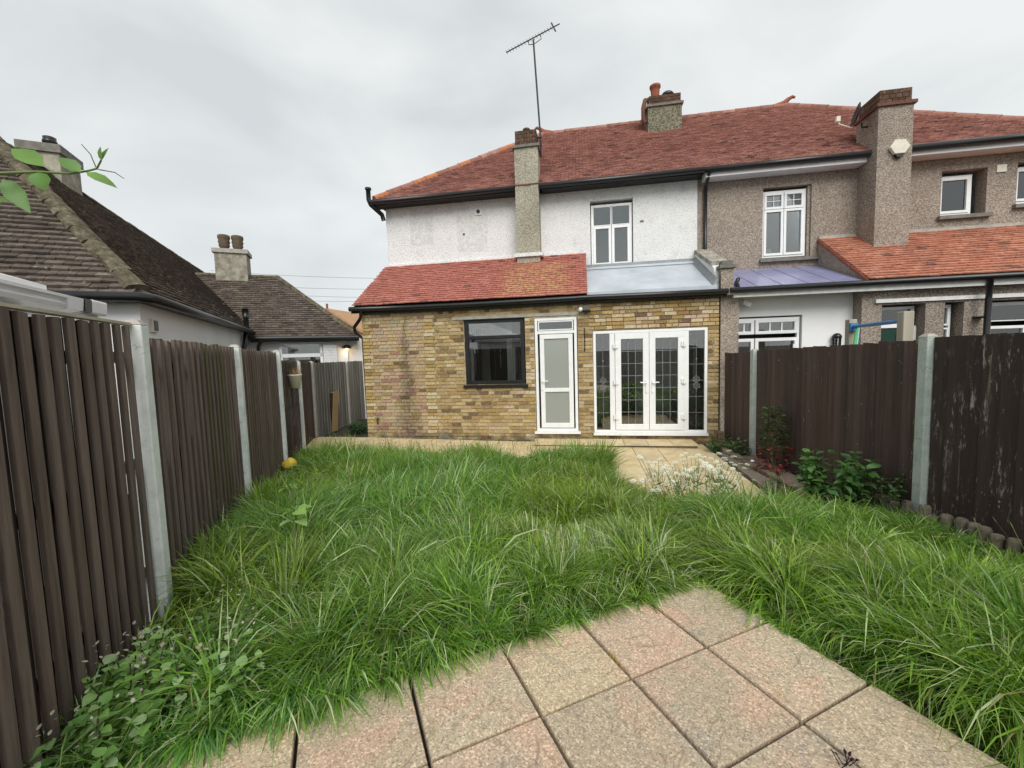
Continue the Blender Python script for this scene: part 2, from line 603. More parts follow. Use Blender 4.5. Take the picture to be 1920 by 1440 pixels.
m = NM('glass')
tr = m.n('ShaderNodeBsdfTransparent')
tr.inputs['Color'].default_value = (.95, .965, .96, 1)
gl = m.n('ShaderNodeBsdfGlossy')
gl.inputs['Roughness'].default_value = .01
gl.inputs['Color'].default_value = (.95, .97, .98, 1)
fr = m.n('ShaderNodeFresnel')
fr.inputs['IOR'].default_value = 2.1
mx = m.n('ShaderNodeMixShader')
m.link(fr.outputs[0], mx.inputs['Fac'])
m.link(tr.outputs[0], mx.inputs[1])
m.link(gl.outputs[0], mx.inputs[2])
m.done(mx.outputs[0])
m = NM('frosted_glass')
p = m.principled((.30, .32, .29), .12, None, .6)
m.done(p)
m = NM('blue_sheet')
c = m.ramp(m.noise(2.5, 4), [(.3, (.19, .195, .33)), (.7, (.25, .255, .40))])
c = m.mix(m.ramp(m.noise(11, 4, .7), [(.6, 0), (.7, .6)]), c, (.45, .46, .52))
m.done(m.principled(c, .3, None, .5))
m = NM('lamp_glow')
em = m.n('ShaderNodeEmission')
em.inputs['Color'].default_value = (1, .72, .38, 1)
em.inputs['Strength'].default_value = 2.5
m.done(em.outputs[0])

# ------------------------------------------------------------------ ground
def hgt(x, y):
    k = np.clip((x - .1) / .5, 0, 1) * (1 - .55 * np.clip((x - 2.3) / .35, 0, 1))
    t = np.clip((6.75 - 2.0 * k - y) / (4.4 - 2.0 * k), 0, 1)
    return -.045 + .375 * t

def pz(x):            # house patio level, falling gently to the right
    return np.interp(x, [-6.5, -4.8, -1.5, 2.3], [.075, .07, .0, -.035])

gx = np.concatenate([[-600, -200, -80, -40, -22, -14], np.arange(-10, 10.01, .25), [14, 22, 40, 80, 200, 600]])
gy = np.concatenate([[-600, -200, -80, -40, -20, -10], np.arange(-5, 13.01, .25), [18, 26, 40, 80, 200, 600]])
GX, GY = np.meshgrid(gx, gy)
GZ = hgt(GX, GY)
inn = (np.abs(GX) < 9) & (GY > -4) & (GY < 6.6)
GZ = GZ + np.where(inn, npr.uniform(-.012, .012, GX.shape), 0)
mb = MB()
mb.v = np.stack([GX.ravel(), GY.ravel(), GZ.ravel()], 1)
nx = len(gx)
mb.f = [(j * nx + i, j * nx + i + 1, (j + 1) * nx + i + 1, (j + 1) * nx + i) for j in range(len(gy) - 1) for i in range(nx - 1)]
part('ground', mb, 'ground_soil', kind='structure', smooth=True)

# ------------------------------------------------------------------ generic building pieces
def wall_open(x0, x1, z0, z1, ops, y0, y1):
    """a wall in the xz plane with rectangular openings, front at y0, back at y1"""
    mb = MB()
    xs = sorted({x0, x1, *[v for o in ops for v in o[:2]]})
    zs = sorted({z0, z1, *[v for o in ops for v in o[2:]]})
    xs = [x for x in xs if x0 <= x <= x1]
    zs = [z for z in zs if z0 <= z <= z1]
    def solid(xa, xb, za, zb):
        xm, zm = (xa + xb) / 2, (za + zb) / 2
        return not any(o[0] < xm < o[1] and o[2] < zm < o[3] for o in ops)
    for a, b in zip(xs, xs[1:]):
        for c, d in zip(zs, zs[1:]):
            if solid(a, b, c, d):
                mb.poly([(a, y0, c), (b, y0, c), (b, y0, d), (a, y0, d)])
                mb.poly([(a, y1, c), (a, y1, d), (b, y1, d), (b, y1, c)])
    for a, b, c, d in ops:
        mb.poly([(a, y0, c), (a, y0, d), (a, y1, d), (a, y1, c)])
        mb.poly([(b, y0, c), (b, y1, c), (b, y1, d), (b, y0, d)])
        mb.poly([(a, y0, d), (b, y0, d), (b, y1, d), (a, y1, d)])
        mb.poly([(a, y0, c), (a, y1, c), (b, y1, c), (b, y0, c)])
    mb.poly([(x0, y0, z0), (x0, y0, z1), (x0, y1, z1), (x0, y1, z0)])
    mb.poly([(x1, y0, z0), (x1, y1, z0), (x1, y1, z1), (x1, y0, z1)])
    mb.poly([(x0, y0, z1), (x1, y0, z1), (x1, y1, z1), (x0, y1, z1)])
    return mb


def ring(mb, x0, x1, z0, z1, w, y0, y1, wb=None):
    wb = w if wb is None else wb
    mb.box(x0, x1, y0, y1, z0, z0 + wb)
    mb.box(x0, x1, y0, y1, z1 - w, z1)
    mb.box(x0, x0 + w, y0 + .0015, y1, z0 + wb, z1 - w)
    mb.box(x1 - w, x1, y0 + .0015, y1, z0 + wb, z1 - w)


def window(parent, x0, x1, z0, z1, y, panes, mat='white_plastic', fw=.045, sash=.04, glass='glass', name='window'):
    """panes: (x0, x1, z0, z1, has_sash)"""
    f = MB()
    ring(f, x0, x1, z0, z1, fw, y, y + .07)
    xs = sorted({round(v, 4) for p in panes for v in p[:2]})
    zs = sorted({round(v, 4) for p in panes for v in p[2:4]})
    w = part(name, f, mat, parent)
    bars = MB()
    for p in panes:
        a, b, c, d = p[:4]
        sw = sash if p[4] else .018
        s = MB()
        ring(s, a, b, c, d, sw, y - (.016 if p[4] else -.003), y + .05)
        part('sash', s, mat, w, bevel=.004)
        g = MB()
        g.box(a + sw, b - sw, y + .022, y + .028, c + sw, d - sw)
        part('pane', g, glass, w)
    return w


def room(parent, x0, x1, y0, y1, z0, z1, mat='interior_wall', floor=None):
    mb = MB()
    mb.poly([(x0, y1, z0), (x0, y1, z1), (x1, y1, z1), (x1, y1, z0)])
    mb.poly([(x0, y0, z0), (x0, y0, z1), (x0, y1, z1), (x0, y1, z0)])
    mb.poly([(x1, y0, z0), (x1, y1, z0), (x1, y1, z1), (x1, y0, z1)])
    mb.poly([(x0, y0, z1), (x1, y0, z1), (x1, y1, z1), (x0, y1, z1)])
    r = part('room', mb, mat, parent)
    f = MB()
    f.poly([(x0, y0, z0), (x1, y0, z0), (x1, y1, z0), (x0, y1, z0)])
    part('room_floor', f, floor or mat, r)
    return r


TILEV = BOXV.copy()


def tile_variants(cols, n=3):
    vs_ = []
    for c in cols:
        for k in range(n):
            v = BOXV.copy()
            v[:, 2] += np.where(v[:, 1] < 0, .0, 0)
            v[:, 0] *= 1 + rnd.uniform(-.02, .0)
            v[[0, 4], 1] += rnd.uniform(-.05, .05)
            v[[1, 5], 1] += rnd.uniform(-.05, .05)
            vs_.append((v, BOXF, c))
    return vs_


def tile_slope(parent, O, ex, es, inside, amin, amax, bmax, wid, gauge, variants, weights, mat, n_obj, thick=.02, name='tile', rise=.032):
    O, ex, es = V3(*O), V3(*ex), V3(*es)
    ex /= np.linalg.norm(ex)
    es /= np.linalg.norm(es)
    n = np.cross(ex, es)
    if n[2] < 0:
        n = -n
    trs = []
    k = 0
    b = 0.0
    while b < bmax:
        off = (k % 2) * wid / 2
        a = amin - wid + off
        while a < amax + wid:
            bd = inside(b + gauge / 2)
            if bd and min(a + wid / 2, bd[1]) - max(a - wid / 2, bd[0]) > .03:
                ca, cb_ = max(a - wid / 2, bd[0]), min(a + wid / 2, bd[1])
                tw_, a_c = cb_ - ca, (ca + cb_) / 2
                vi = rnd.choices(range(len(variants)), weights)[0]
                L = gauge * 1.35
                tilt = rise / L + rnd.uniform(-.02, .02)
                ey = es * math.cos(tilt) - n * math.sin(tilt)
                nz = n * math.cos(tilt) + es * math.sin(tilt)
                rot = rnd.uniform(-.012, .012)
                exr = ex * math.cos(rot) + ey * math.sin(rot)
                eyr = ey * math.cos(rot) - ex * math.sin(rot)
                slip = rnd.uniform(-.006, .004) - (.025 if rnd.random() < .012 else 0)
                c = O + ex * a_c + es * (b + L / 2 - .01 + slip) + n * (.014 + rise / 2 + rnd.uniform(-.002, .003))
                ax = np.stack([exr * (tw_ - .004), eyr * L, nz * thick], 1)
                trs.append((c, ax, vi, -np.linalg.norm(c - V3(*CAM))))
            a += wid
        b += gauge
        k += 1
    pieces(parent, name, variants, trs, mat, n_obj, name)


def ridge_run(parent, p, q, r, L, cols, mat='ridge_tile', name='ridge_tile', rr=None, squash=1.0):
    """half-round ridge or hip tiles from p to q"""
    p, q = V3(*p), V3(*q)
    d = q - p
    T = np.linalg.norm(d)
    d /= T
    sd = np.cross(d, V3(0, 0, 1))
    sd /= np.linalg.norm(sd)
    up = np.cross(sd, d)
    N = 7
    prof = [(math.cos(math.pi * k / (N - 1)), math.sin(math.pi * k / (N - 1))) for k in range(N)]
    vv = [(x, -.5, z) for x, z in prof] + [(x * .94, .5, z * .94) for x, z in prof]
    ff = [(k, k + 1, N + k + 1, N + k) for k in range(N - 1)] + [tuple(range(N)), tuple(range(N, 2 * N))[::-1]]
    variants = [(np.array(vv) + (npr.uniform(-.10, .10, (2 * N, 3)) * [1, .3, 1] if mat == 'hip_mortar' else 0), ff, c) for c in cols for _ in range(4)]
    trs = []
    n = max(1, int(T / L))
    for i in range(n):
        c = p + d * (i + .5) * T / n + up * rnd.uniform(-.004, .006)
        ax = np.stack([sd * r, d * (T / n) * .985, up * r * squash], 1)
        trs.append((c, ax, rnd.randrange(len(variants)), 0))
    pieces(parent, name, variants, trs, mat, 300, name)


RED = [(.30, .105, .075), (.25, .085, .065), (.34, .13, .09), (.20, .07, .055), (.12, .055, .045)]
REDW = [3] * 3 + [3] * 3 + [2] * 3 + [1.4] * 3 + [.14] * 3
ORANGE = [(.45, .19, .12), (.41, .165, .105), (.49, .225, .15), (.35, .15, .10), (.18, .10, .075)]
MAINR = [(.36, .175, .14), (.32, .15, .12), (.40, .205, .165), (.27, .125, .10), (.15, .08, .07)]
BROWN = [(.125, .10, .084), (.105, .084, .072), (.145, .118, .098), (.085, .068, .058), (.165, .14, .112)]

# ------------------------------------------------------------------ the rendered house with the brick extension
house = thing('semi_detached_house', 'white rendered house with yellow brick rear extension and red tiled roofs', 'house', (-1.1, 9.0, -.04))
EAVE, RUN, TAN = 5.60, 3.87, .77
X0, X1, XP = -4.95, 9.65, 2.46
YE = 9.62
upper = part('upper_wall', wall_open(-4.77, 2.55, -.1, 5.52, [(.23, 1.18, 3.72, 5.25), (-4.3, -3.4, .3, 2.4), (-2.7, -.05, .3, 2.5), (.4, 2.2, .1, 2.4)], 9.95, 10.2), 'white_render', house)
mb = MB()
mb.box(-4.77, -4.5, 10.2, 17.2, -.1, 5.52)
part('side_wall', mb, 'white_render', house)
mb = MB()
mb.box(-4.5, 2.55, 16.9, 17.2, -.1, 5.52)
part('front_wall', mb, 'white_render', house)
wnd = window(house, .25, 1.16, 3.76, 5.17, 10.02, [(.29, .70, 4.70, 5.13, False), (.71, 1.12, 4.70, 5.13, False), (.29, .70, 3.80, 4.69, True), (.71, 1.12, 3.80, 4.69, True)], fw=.042, sash=.06)
room(house, -.2, 1.7, 10.21, 11.6, 3.2, 5.5, 'interior_wall')
mb = MB()
mb.box(.2, 1.21, 9.925, 10.05, 3.70, 3.755)
part('window_sill', mb, 'white_paint', house)
# vents and marks on the render
mb = MB()
mb.box(-2.47, -2.33, 9.925, 9.952, 5.16, 5.30)
v_ = part('vent', mb, 'white_plastic', house)
mb = MB()
mb.tube([(-2.40, 9.90, 5.235), (-2.40, 9.93, 5.235)], .045, 12)
part('vent_hood', mb, 'black_plastic', v_)
mb = MB()
mb.box(1.33, 1.41, 9.93, 9.96, 4.70, 4.73)
part('vent', mb, 'dark_concrete', house)
mb = MB()
mb.box(-2.80, -2.76, 9.935, 9.96, 4.72, 4.76)
part('pipe_stub', mb, 'dark_metal', house)

# main roof: sheet below, tiles above
def main_roof(parent, xa, xb, left_hip, right_hip):
    ztop = EAVE + RUN * TAN
    mb = MB()
    ta, tb = (xa + RUN if left_hip else xa), (xb - RUN if right_hip else xb)
    yb = YE + 2 * RUN
    mb.poly([(xa, YE, EAVE), (xb, YE, EAVE), (tb, YE + RUN, ztop), (ta, YE + RUN, ztop)])
    mb.poly([(xa, yb, EAVE), (ta, YE + RUN, ztop), (tb, YE + RUN, ztop), (xb, yb, EAVE)])
    if left_hip:
        mb.poly([(xa, YE, EAVE), (ta, YE + RUN, ztop), (xa, yb, EAVE)])
    if right_hip:
        mb.poly([(xb, YE, EAVE), (xb, yb, EAVE), (tb, YE + RUN, ztop)])
    mb.poly([(xa, YE, EAVE - .02), (xb, YE, EAVE - .02), (xb, yb, EAVE - .02), (xa, yb, EAVE - .02)])
    roof = part('roof', mb, 'soil', parent)
    sl = math.sqrt(1 + TAN * TAN)
    def ins(b):
        r = b / sl
        off_ = (int(b / .1) % 2) * .0825
        m0 = X0 - .165 + off_ - .0825
        seam = m0 + round((XP - m0) / .165) * .165
        lo = X0 + r + .02 if left_hip else seam
        hi = X1 - r - .02 if right_hip else seam
        return (lo, hi) if r < RUN else None
    tile_slope(roof, (0, YE - .03, EAVE - .02), (1, 0, 0), (0, 1, TAN), ins, X0, xb, RUN * sl, .165, .1, tile_variants(MAINR), REDW, 'red_tile', 0, name='roof_tiles')
    rc = [(.32, .15, .11), (.27, .12, .085), (.36, .19, .15)]
    ridge_run(roof, (ta, YE + RUN, ztop - .02), (tb, YE + RUN, ztop - .02), .12, .32, rc)
    if left_hip:
        ridge_run(roof, (xa + .05, YE + .05, EAVE + .02), (ta, YE + RUN, ztop - .01), .12, .38, rc + [(.45, .17, .07)], name='hip_tile')
    if right_hip:
        ridge_run(roof, (xb - .05, YE + .05, EAVE + .02), (tb, YE + RUN, ztop - .01), .12, .38, rc, name='hip_tile')
    return roof, ta, tb, ztop

roof, ta, tb, ZR = main_roof(house, X0, XP, True, False)
def finial(parent, x, y, z, sgn):
    mb = MB()
    mb.tube([(x + sgn * .25, y, z + .02), (x, y, z + .10), (x - sgn * .10, y, z + .2), (x - sgn * .20, y, z + .25), (x - sgn * .27, y, z + .22)], [.09, .08, .055, .045, .03], 8)
    part('ridge_finial', mb, 'terracotta', parent, smooth=True)
finial(roof, ta, YE + RUN, ZR, 1)

# black eaves board and gutter, broken by the chimney breast
for k, (a, b) in enumerate([(-4.98, -1.46), (-.90, 2.62)]):
    mb = MB()
    mb.box(a + .05, b - .02, YE + .03, 9.96, 5.50, 5.585)
    part('eaves_board', mb, 'black_paint', house)
    mb = MB()
    mb.tube([(a, YE - .03, 5.56), ((a + b) / 2, YE - .03, 5.555), (b, YE - .03, 5.565)], .062, 10)
    part('gutter', mb, 'black_plastic', house, smooth=True)
mb = MB()
mb.tube([(-5.02, YE - .03, 5.88), (-5.02, YE - .03, 5.62), (-4.99, YE, 5.52), (-4.80, YE + .18, 5.32), (-4.795, YE + .25, 5.2)], .055, 10)
mb.tube([(-5.02, YE - .03, 5.86), (-5.02, YE - .03, 5.9)], .075, 10)
part('downpipe', mb, 'black_plastic', house, smooth=True)

# chimney breast with brick head
mb = MB()
mb.box(-1.44, -.91, 9.58, 10.1, 2.9, 6.42)
chim = part('chimney', mb, 'chimney_render', house)
mb = MB()
mb.box(-1.48, -.87, 9.54, 10.14, 6.42, 6.475)
part('corbel', mb, 'dark_concrete', chim)
def brick_head(parent, x0, x1, y0, y1, z0, courses, ch=.08, per=5):
    core = MB()
    core.box(x0 + .012, x1 - .012, y0 + .012, y1 - .012, z0, z0 + courses * ch - .004)
    part('brick_core', core, 'mortar', parent)
    trs = []
    for c in range(courses):
        st = x0 if c % 2 == 0 else x0 - (x1 - x0) / per / 2
        bw = (x1 - x0) / per
        top = c == courses - 1
        x = st
        while x < x1 - .01:
            a, b = max(x, x0), min(x + bw, x1)
            if b - a > .03:
                trs.append((V3((a + b) / 2, (y0 + y1) / 2, z0 + (c + .5) * ch), np.diag([b - a - .01, y1 - y0, ch - .01]), rnd.randrange(3), 0))
            x += bw
    pieces(parent, 'brick', [(BOXV, BOXF, c) for c in [(.15, .07, .05), (.11, .055, .045), (.2, .1, .075)]], trs, 'brick', 300)
brick_head(chim, -1.42, -.93, 9.60, 10.08, 6.475, 4, .082, 4)
mb = MB()
mb.lathe((-1.18, 9.85, 6.80), [(.075, 0), (.075, .1), (.09, .105), (.085, .14), (.05, .16)], 14)
part('chimney_pot', mb, 'old_pot', chim, smooth=True)
mb = MB()
mb.box(-1.50, -.84, 9.53, 9.97, 4.02, 4.10)
part('flaunching', mb, 'white_render', chim)

# party chimney near the ridge
mb = MB()
mb.box(1.88, 2.76, 12.35, 13.2, 7.2, 8.42)
pc = part('chimney', mb, 'mossy_render', house)
mb = MB()
mb.box(1.84, 2.80, 12.31, 13.24, 8.42, 8.48)
part('corbel', mb, 'dark_concrete', pc)
brick_head(pc, 1.90, 2.74, 12.37, 13.18, 8.48, 3, .08, 5)
mb = MB()
mb.lathe((2.14, 12.78, 8.70), [(.13, 0), (.115, .25), (.125, .42), (.15, .44), (.15, .50), (.11, .52)], 16)
part('chimney_pot', mb, 'terracotta', pc, smooth=True)
mb = MB()
mb.lathe((2.47, 12.78, 8.70), [(.11, 0), (.10, .1), (.10, .14), (.18, .17), (.18, .21), (.13, .27)], 16)
part('chimney_cowl', mb, 'black_plastic', pc, smooth=True)
mb = MB()
mb.tube([(1.86, 12.5, 8.1), (1.78, 12.5, 8.15), (1.78, 12.5, 8.5), (1.84, 12.6, 8.75), (1.95, 12.7, 8.8)], .06, 8)
part('flue_pipe', mb, 'red_cap_brick', pc, smooth=True)

# ---- extension: mortar wall, bricks, openings
YW = 8.5
OPS = [(-2.46, -1.16, 1.17, 2.565), (-.97, -.09, .155, 2.535), (.21, 2.375, .13, 2.225)]
ext = part('extension_wall', wall_open(-4.75, 2.56, -.12, 2.86, OPS, YW + .014, YW + .24), 'mortar', house)
mb = MB()
mb.box(-4.75, -4.5, YW + .24, 9.96, -.12, 2.86)
part('extension_side_wall', mb, 'mortar', house)
YEL = [(.42, .305, .145), (.35, .245, .105), (.49, .375, .20), (.27, .185, .085), (.41, .305, .17), (.17, .115, .065)]
PNK = [(.46, .34, .22), (.42, .28, .20), (.48, .38, .24), (.34, .19, .14), (.44, .34, .18), (.38, .32, .21)]
PAL = [(.50, .37, .19), (.56, .46, .30), (.44, .30, .12), (.52, .37, .27), (.38, .25, .10), (.30, .19, .075)]
QUO = [(.47, .35, .16), (.52, .42, .24), (.42, .29, .11), (.36, .25, .10), (.56, .48, .33), (.30, .2, .08)]
bvars = []
for grp in (YEL, PNK, PAL, QUO):
    for c in grp:
        v = BOXV + npr.uniform(-.025, .025, BOXV.shape) * [.6, .5, 2.0]
        bvars.append((v, BOXF, c))
trs = []
course = .075
def place(a, b, z, grp, proud, h=course):
    vi = grp * 6 + rnd.choices(range(6), [4, 4, 3, 2, 3, 1.2])[0]
    yc = YW + .025 - proud + rnd.uniform(-.003, .003)
    loc = V3((a + b) / 2, yc, z + h / 2 + rnd.uniform(-.002, .002))
    d = math.dist(loc, CAM)
    trs.append((loc, np.diag([b - a - .014, .055, h - .0145]), vi, -d))
nc = int(2.93 / course)
for k in range(nc):
    z = -.075 + k * course
    zt = z + course
    free = [(-4.77, 2.58)]
    for a, b, c, d in OPS:
        if zt - .03 > c and z + .03 < d:
            nf = []
            for p, q in free:
                if b <= p or a >= q:
                    nf.append((p, q))
                else:
                    if a - p > .04:
                        nf.append((p, a))
                    if q - b > .04:
                        nf.append((b, q))
            free = nf
    if 2.55 < z + .03 < 2.62:
        free = [iv for p, q in free for iv in ((p, min(q, -2.72)), (max(p, -.04), q)) if iv[1] - iv[0] > .05]
    # quoins: corner and the old toothed joint
    q1 = -4.77 + (.24 if k % 2 else .17)
    q2a, q2b = (-3.36, -3.13) if k % 2 else (-3.33, -3.10)
    out = []
    for p, q in free:
        for s, e in ((p, min(q, q1)), (max(p, q1), min(q, q2a)), (max(p, q2a), min(q, q2b)), (max(p, q2b), q)):
            if e - s > .03:
                out.append((s, e))
    for p, q in out:
        mid = (p + q) / 2
        if q <= q1 + .001 or (p >= q2a - .001 and q <= q2b + .001):
            place(p, q, z, 3, .010)
            continue
        x = p - rnd.uniform(0, .02) - (.1125 if k % 2 else 0)
        while x < q - .02:
            wdt = .225 if rnd.random() < .72 else .1125
            wdt *= rnd.uniform(.96, 1.05)
            a, b = max(x, p), min(x + wdt, q)
            if q - b < .05:
                b = q
            if b - a > .03:
                xm = (a + b) / 2
                if xm < -3.33:
                    g = 1 if rnd.random() < .75 else 0
                elif xm > .15 and z > 2.19:
                    g = 2 if rnd.random() < .75 else 0
                elif -1.2 < xm < -.9 and rnd.random() < .6:
                    g = 3
                else:
                    g = 0 if rnd.random() < .9 else 2
                place(a, b, z, g, rnd.choice([0, 0, .002, .004]))
            x = b
pieces(ext, 'brick', bvars, trs, 'brick', 300, 'brickwork')

# lintels and airbricks
mb = MB()
mb.box(-2.70, -.05, YW - .012, YW + .1, 2.568, 2.632)
part('lintel', mb, 'concrete', house)
for x in (-2.05, -3.0, .62, 1.15):
    mb = MB()
    mb.box(x - .11, x + .11, YW - .008, YW + .05, .03, .10)
    part('airbrick', mb, 'red_cap_brick' if x > -2.5 else 'dark_concrete', house)

# black kitchen window
w = window(house, -2.44, -1.18, 1.19, 2.55, YW + .02, [(-2.38, -1.24, 2.20, 2.50, False), (-2.38, -1.24, 1.25, 2.16, False)], 'black_paint', .06)
mb = MB()
mb.box(-2.50, -1.12, YW - .05, YW + .08, 1.13, 1.188)
part('sill', mb, 'black_paint', w)
mb = MB()
mb.box(-2.46, -1.16, YW - .02, YW + .06, 2.551, 2.566)
mb.box(-2.379, -1.241, YW + .012, YW + .08, 2.158, 2.202)
part('transom', mb, 'black_paint', w)

# back door
f = MB()
ring(f, -.955, -.105, .20, 2.525, .055, YW - .012, YW + .06)
f.box(-.90, -.16, YW - .008, YW + .06, 2.205, 2.265)
door = part('back_door', f, 'white_plastic', house, bevel=.004)
mb = MB()
mb.box(-1.00, -.06, YW - .05, YW + .06, .15, .198)
part('threshold', mb, 'white_plastic', door)
mb = MB()
ring(mb, -.885, -.175, 2.275, 2.465, .022, YW - .004, YW + .04)
part('fanlight_frame', mb, 'white_plastic', door)
mb = MB()
mb.box(-.865, -.195, YW + .012, YW + .018, 2.295, 2.445)
part('fanlight_pane', mb, 'glass', door)
mb = MB()
ring(mb, -.86, -.19, .27, 2.195, .09, YW + .0, YW + .055, .1)
mb.box(-.77, -.28, YW + .002, YW + .05, 1.015, 1.095)
part('door_leaf', mb, 'white_plastic', door, bevel=.005)
for a, b in ((.372, 1.012), (1.098, 2.102)):
    mb = MB()
    mb.box(-.768, -.282, YW + .024, YW + .03, a, b)
    part('pane', mb, 'frosted_glass', door)
mb = MB()
mb.box(-.845, -.805, YW - .012, YW + .001, 1.06, 1.30)
mb.tube([(-.825, YW - .012, 1.24), (-.825, YW - .05, 1.24), (-.70, YW - .052, 1.245)], .010, 8)
part('handle', mb, 'white_plastic', door)

# french doors with leaded side lights
f = MB()
ring(f, .215, 2.37, .175, 2.22, .052, YW - .012, YW + .06)
f.box(.535, .635, YW - .008, YW + .06, .228, 2.167)
f.box(1.945, 2.03, YW - .008, YW + .06, .228, 2.167)
fd = part('french_doors', f, 'white_plastic', house, bevel=.004)
mb = MB()
mb.box(.20, 2.385, YW - .06, YW + .05, .125, .173)
part('threshold', mb, 'white_plastic', fd)
def leading(mb, x0, x1, z0, z1, nv, nh, y, w=.008):
    for i in range(1, nv + 1):
        x = x0 + (x1 - x0) * i / (nv + 1)
        mb.box(x - w / 2, x + w / 2, y - .004, y, z0, z1)
    for i in range(1, nh + 1):
        z = z0 + (z1 - z0) * i / (nh + 1)
        mb.box(x0, x1, y - .0055, y - .0005, z - w / 2, z + w / 2)
for s, (a, b) in enumerate([(.272, .533), (2.032, 2.315)]):
    mb = MB()
    mb.box(a, b, YW + .02, YW + .026, .23, 2.165)
    g = part('side_light_pane', mb, 'glass', fd)
    mb = MB()
    xc = (a + b) / 2
    leading(mb, a, b, .26, 2.15, 1, 5, YW + .02, .006)
    for zc in (1.10, 1.23):
        for sx in (-1, 1):
            mb.bar((xc, YW + .013, zc - .075), (xc + sx * .06, YW + .013, zc), .007, .006, (0, 1, 0))
            mb.bar((xc + sx * .06, YW + .0125, zc), (xc, YW + .0125, zc + .075), .007, .006, (0, 1, 0))
            mb.bar((xc - sx * .06, YW + .012, zc - .04), (xc + sx * .06, YW + .012, zc + .04), .006, .006, (0, 1, 0))
    for zc in (1.62, 1.88):
        mb.lathe((xc, YW + .013, zc - .012), [(.012, 0), (.018, .012), (.012, .024)], 8)
    part('leading', mb, 'lead_strip', g)
for s, (a, b) in enumerate([(.640, 1.288), (1.294, 1.942)]):
    mb = MB()
    ring(mb, a, b, .232, 2.163, .115, YW - .028, YW + .05, .115)
    lf = part('door_leaf', mb, 'white_plastic', fd, bevel=.006)
    mb = MB()
    mb.box(a + .116, b - .116, YW + .01, YW + .016, .348, 2.047)
    part('pane', mb, 'glass', lf)
    mb = MB()
    leading(mb, a + .116, b - .116, .348, 2.047, 2, 6, YW + .01, .009)
    part('leading', mb, 'lead_strip', lf)
    xh = b - .055 if s == 0 else a + .055
    mb = MB()
    mb.box(xh - .018, xh + .018, YW - .042, YW - .027, .98, 1.24)
    sg = -1 if s == 0 else 1
    mb.tube([(xh, YW - .04, 1.18), (xh, YW - .08, 1.18), (xh + sg * .12, YW - .082, 1.185)], .011, 8)
    part('handle', mb, 'white_plastic', lf)
    xk = a + .01 if s == 0 else b - .01
    for z in (.50, 1.20, 1.92):
        mb = MB()
        mb.box(xk - .045, xk + .045, YW - .05, YW - .0285, z - .045, z + .045)
        mb.tube([(xk, YW - .055, z - .055), (xk, YW - .055, z + .055)], .016, 8)
        part('hinge', mb, 'white_plastic', lf)

# rooms behind the glass
rk = room(house, -4.49, -.02, 8.75, 11.0, .1, 2.6, 'interior_wall', 'floor_boards')
mb = MB()
mb.box(-1.62, -1.5, 8.9, 10.9, .1, 2.59)
part('partition', mb, 'interior_wall', rk)
mb = MB()
mb.box(-2.45, -1.75, 10.9, 10.99, .1, 2.1)
part('inner_door', mb, 'interior_dark', rk)
mb = MB()
mb.box(-4.4, -2.7, 10.5, 10.98, .1, 2.5)
part('cupboard', mb, 'interior_dark', rk)
rl = room(house, .0, 2.54, 8.75, 11.2, .1, 2.6, 'interior_wall', 'floor_boards')
mb = MB()
mb.box(.75, 1.35, 11.1, 11.19, .1, 2.05)
part('chimney_breast', mb, 'interior_dark', rl)

# tiled lean-to roof
LE, LT = (8.33, 2.95), (9.95, 4.11)
mb = MB()
mb.poly([(-4.85, LE[0] + .01, LE[1] - .015), (.10, LE[0] + .01, LE[1] - .015), (.10, LT[0], LT[1] - .015), (-4.80, LT[0], LT[1] - .015)])
mb.poly([(-4.85, LE[0] + .01, LE[1] - .06), (-4.80, LT[0], LT[1] - .06), (.10, LT[0], LT[1] - .06), (.10, LE[0] + .01, LE[1] - .06)])
lroof = part('extension_roof', mb, 'soil', house)
lt = (LT[1] - LE[1]) / (LT[0] - LE[0])
LSL = math.dist(LE, LT)
tile_slope(lroof, (0, LE[0], LE[1] - .02), (1, 0, 0), (0, 1, lt), lambda b: (-4.87 + b * .02, .12) if b < LSL - .03 else None, -4.9, .1, LSL, .165, .092, tile_variants([(.43, .165, .125), (.40, .15, .115), (.455, .185, .145), (.37, .135, .105), (.20, .10, .08)]), REDW, 'lichen_red_tile', 300)
mb = MB()
mb.box(-4.80, -1.50, 9.90, 9.96, 4.06, 4.125)
mb.box(-.84, .1, 9.90, 9.96, 4.06, 4.125)
part('render_fillet', mb, 'white_render', house)
# gutter board sags a little
gp = [(-4.95, 2.865), (-3.6, 2.845), (-2.2, 2.84), (-.8, 2.85), (.1, 2.86), (1.3, 2.85), (2.68, 2.845)]
mb = MB()
for (a, za), (b, zb) in zip(gp, gp[1:]):
    mb.bar((a, LE[0] + .09, za), (b, LE[0] + .09, zb), .04, .13)
part('eaves_board', mb, 'black_paint', house)
mb = MB()
mb.tube([(x, LE[0] + .01, z + .02) for x, z in gp], .052, 10)
part('gutter', mb, 'black_plastic', house, smooth=True)
mb = MB()
mb.tube([(-4.70, LE[0] + .02, 2.84), (-4.70, LE[0] + .02, 2.72), (-4.78, LE[0] + .1, 2.66), (-5.0, LE[0] + .25, 2.52), (-5.02, LE[0] + .3, 2.42), (-4.86, LE[0] + .35, 2.25), (-4.84, LE[0] + .35, .1)], .036, 8)
part('downpipe', mb, 'black_plastic', house, smooth=True)

